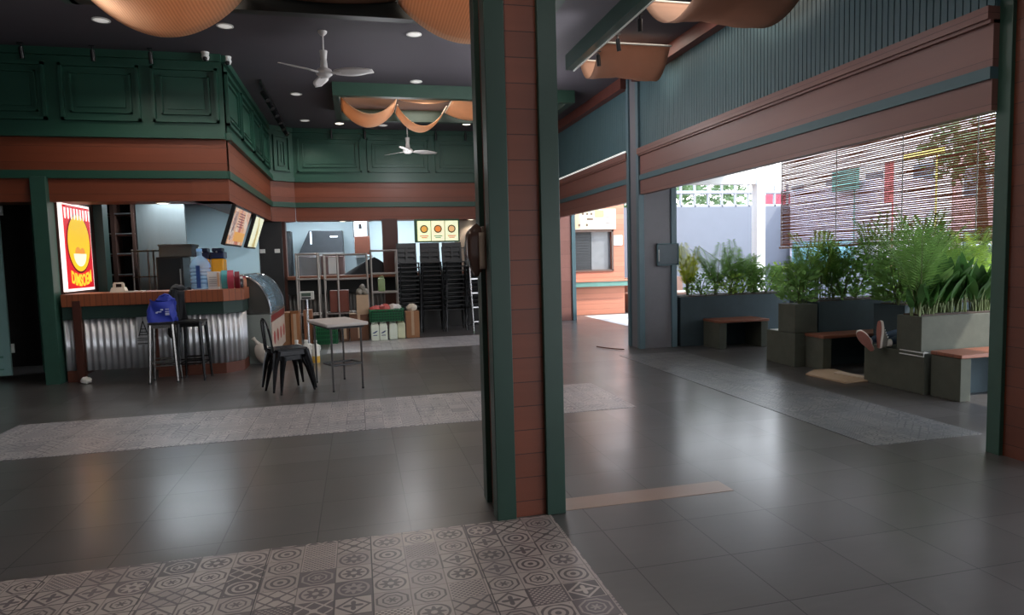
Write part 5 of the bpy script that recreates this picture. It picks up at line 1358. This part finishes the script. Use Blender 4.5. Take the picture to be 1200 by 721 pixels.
M_sole = plain('shoe_sole', srgb(150, 96, 84), .7, var=.2, k=40); M_rim = plain('shoe_rim', srgb(222, 214, 204), .5); M_canvas = plain('shoe_canvas', srgb(130, 124, 116), .8, k=30)
def shoe(ankle, l, n):
    """l = heel-to-toe direction, n = direction the sole faces"""
    l = Vector(l).normalized(); n = Vector(n); n = (n-l*n.dot(l)).normalized(); w_ = l.cross(n)
    M = Matrix(((l.x, w_.x, -n.x, 0), (l.y, w_.y, -n.y, 0), (l.z, w_.z, -n.z, 0), (0, 0, 0, 1)))
    M = Matrix.Translation(Vector(ankle)) @ M @ Matrix.Translation((-.055, 0, -.095))
    # local: x heel->toe (-.01 .. .27), y width, z up from the sole
    def outline(e=0):
        pts = []
        N = 32
        for k in range(N):
            t = 2*PI*k/N; cx = .5-.5*math.cos(t); s = math.sin(t)
            hw = .034+.018*math.sin(PI*min(1, max(0, (cx-.25)/.75))*.9)-.004*math.sin(PI*cx)
            end = (abs(s))**.55
            pts.append((-.012-e+(.284+2*e)*cx, math.copysign(end, s)*(hw+e)))
        return pts
    s_ = part('shoe', MB(), M_canvas, pn_) if False else None
    up = MB(); rings = []
    for i in range(9):
        q = i/8; z = .018+.075*q
        ring = []
        for (x, y) in outline(-.003):
            hmax = .038 + .055*max(0, min(1, (0.20-x)/.12))
            zz = .018+(hmax-.018)*math.sin(q*PI/2)
            k = math.cos(q*PI/2)**.75
            tgt = .03 if x < .16 else .16
            xx = x if q < .99 else x
            ring.append(Vector((x*(.25+.75*k)+(.07 if x < .17 else .13)*(1-k)*.75, y*(.30+.70*k), zz)))
        rings.append([M @ p for p in ring])
    up.loft(rings)
    u = part('shoe', up, M_canvas, pn_, label='grey canvas shoe with a white rim')
    part('rim', MB().loft([[M @ Vector((x, y, z)) for x, y in outline(e)] for z, e in ((-.001, .004), (.012, .005), (.022, .003))]), M_rim, u)
    part('sole', MB().loft([[M @ Vector((x, y, z)) for x, y in outline(e)] for z, e in ((-.010, .001), (-.002, .003), (.004, .003))]), M_sole, u)
    for k in range(5):
        x = .10+.024*k; z = .085-.011*k
        part('lace', MB().tube([M @ Vector((x, -.024, z-.012)), M @ Vector((x+.008, 0, z+.004)), M @ Vector((x, .024, z-.012))], .0045, 6), M_white, u)
    part('cuff', MB().tube([M @ Vector((.045, 0, .075)), M @ Vector((.045, 0, .115))], [.040, .040], 14), M_rim, u)
shoe((5.24, 5.75, .475), (-.66, -.05, .75), (-.52, -.72, -.42))
shoe((5.36, 5.60, .475), (.05, .02, 1), (-.90, .30, 0))
# ------------------------------------------------------------------ camera
def cam_axes(yaw, p, r):
    cy, sy = math.cos(yaw), math.sin(yaw)
    f = Vector((sy*math.cos(p), cy*math.cos(p), -math.sin(p)))
    rt = Vector((cy, -sy, 0)); up = rt.cross(f)
    return rt*math.cos(r)+up*math.sin(r), -rt*math.sin(r)+up*math.cos(r), f
rt, up, fw = cam_axes(math.radians(13.3), math.radians(4.38), math.radians(-1.5))
cam = bpy.data.objects.new('camera', bpy.data.cameras.new('camera')); COL.objects.link(cam)
cam.matrix_world = Matrix(((rt.x, up.x, -fw.x, 0), (rt.y, up.y, -fw.y, 0), (rt.z, up.z, -fw.z, 1.45), (0, 0, 0, 1)))
cam.data.sensor_fit = 'HORIZONTAL'; cam.data.sensor_width = 36; cam.data.lens = 755/1200*36
cam.data.clip_start = .05; cam.data.clip_end = 400
sc.camera = cam

# ------------------------------------------------------------------ light
w = bpy.data.worlds.new('sky'); sc.world = w; w.use_nodes = True
nt = w.node_tree; bg = nt.nodes['Background']
tc = nt.nodes.new('ShaderNodeTexCoord'); sx = nt.nodes.new('ShaderNodeSeparateXYZ'); nt.links.new(tc.outputs['Generated'], sx.inputs[0])
rp = nt.nodes.new('ShaderNodeValToRGB'); nt.links.new(sx.outputs[2], rp.inputs[0])
rp.color_ramp.elements[0].color = (.95, .97, 1, 1); rp.color_ramp.elements[1].color = (.62, .78, 1, 1)
nt.links.new(rp.outputs[0], bg.inputs[0]); bg.inputs[1].default_value = 6.0
def light(name, typ, loc, power, color=(1, 1, 1), size=.2, sy=None, rot=(0, 0, 0), spot=None):
    l = bpy.data.lights.new(name, typ); l.energy = power; l.color = color
    if typ == 'AREA':
        l.size = size
        if sy: l.shape = 'RECTANGLE'; l.size_y = sy
    elif typ in ('POINT', 'SPOT'): l.shadow_soft_size = size
    if typ == 'SPOT': l.spot_size = spot or 2; l.spot_blend = .6
    o = bpy.data.objects.new(name, l); o.location = loc; o.rotation_euler = rot; COL.objects.link(o); return o
s = light('sun', 'SUN', (10, -5, 20), 5.0, (1, .95, .86)); s.data.angle = .02
s.rotation_euler = Vector((-.62, .50, -.95)).to_track_quat('-Z', 'Y').to_euler()
# kitchen tubes
light('kitchen_tube', 'AREA', (.3, 15.4, 2.9), 190, (.80, .92, 1), 2.6, .15)
light('kitchen_tube', 'AREA', (2.9, 15.4, 2.9), 45, (.9, .95, 1), 1.0, .15)
light('booth_tube', 'AREA', (-2.7, 11.2, 2.55), 32, (.84, .93, 1), 1.2, .12)
light('booth_lamp', 'SPOT', (-2.48, 9.5, 2.27), 16, (1, .97, .9), .05, spot=2.2)
light('rear_lamp', 'SPOT', (.55, 14.12, 2.29), 14, (1, .97, .9), .05, spot=2.2)
light('rear_lamp', 'SPOT', (2.5, 14.12, 2.29), 22, (1, .85, .65), .05, spot=2.2)
light('coffer_fill', 'POINT', (1.2, 11.3, 4.12), 10, (1, .86, .7), .1)  # added points above the far drapes to brighten the cloth; no fixture
light('coffer_fill', 'POINT', (2.6, 11.3, 4.12), 8, (1, .86, .7), .1)

light('frontage_fill', 'AREA', (-1.5, -6.6, 2.0), 45, (.92, .96, 1), 14, 3.6, (math.radians(90), 0, 0))  # added soft fill behind the camera; the wall there has no opening
for x, y in ((-2.65, 8.19), (-1.37, 8.17), (.78, 8.11), (-.86, 11.19), (-.88, 13.2), (-2.2, 3.0), (.2, 2.2), (2.4, 3.0), (-4.5, 5.0), (2.3, 5.5), (-1.2, 5.2)):  # first spots sit at ceiling lights; the rest are added fill without fixtures
    light('downlight_and_fill', 'SPOT', (x, y, 4.15), 42, (1, .93, .84), .07, spot=2.4)
for x, y, z, pw in ((2.3, 5.6, 3.5, 15), (2.0, 7.8, 3.0, 24), (2.6, 9.6, 3.5, 40), (.9, 12.6, 3.3, 22), (.4, 9.2, 3.0, 24), (-2.2, 6.4, 3.6, 16), (1.8, 1.0, 3.4, 14)):  # added fill points in mid-air to lift the hall; nothing hangs there
    light('hall_fill', 'POINT', (x, y, z), pw, (.96, .97, 1), .3)
for x, y, a, b, pw in ((-1.7, 5.9, 1.1, 1.9, 30), (1.2, 5.9, 1.2, 1.9, 26), (.3, 11.5, .8, .9, 10), (1.2, 11.8, .7, .5, 8), (2.1, 11.4, .8, 1.2, 10), (3.5, 8.0, .9, .7, 9), (3.5, 6.3, .9, 1.2, 12)):  # added area fill over the drapes so the cloth glows; no real source
    light('drape_fill', 'AREA', (x, y, 4.19), pw, (1, .90, .78), a, b)
for i, (x, y, z) in enumerate(((3.03, 7.78, 3.78), (3.03, 7.16, 3.78), (3.03, 6.55, 3.8))):
    l = light('beam_spot', 'SPOT', (x-.04, y, z), 130, (.94, .98, 1), .08, spot=1.1)
    l.rotation_euler = (Vector((-1.6, 10.4+1.2*i, 3.75))-Vector((x, y, z))).to_track_quat('-Z', 'Y').to_euler()
sc.view_settings.view_transform = 'Standard'; sc.view_settings.look = 'None'
sc.view_settings.exposure = 0.0
try:
    sc.cycles.use_denoising = True; sc.cycles.denoiser = 'OPENIMAGEDENOISE'
    sc.cycles.max_bounces = 8; sc.cycles.diffuse_bounces = 5; sc.cycles.transparent_max_bounces = 24
    sc.cycles.sample_clamp_indirect = 4; sc.cycles.caustics_reflective = False; sc.cycles.caustics_refractive = False
except Exception: pass
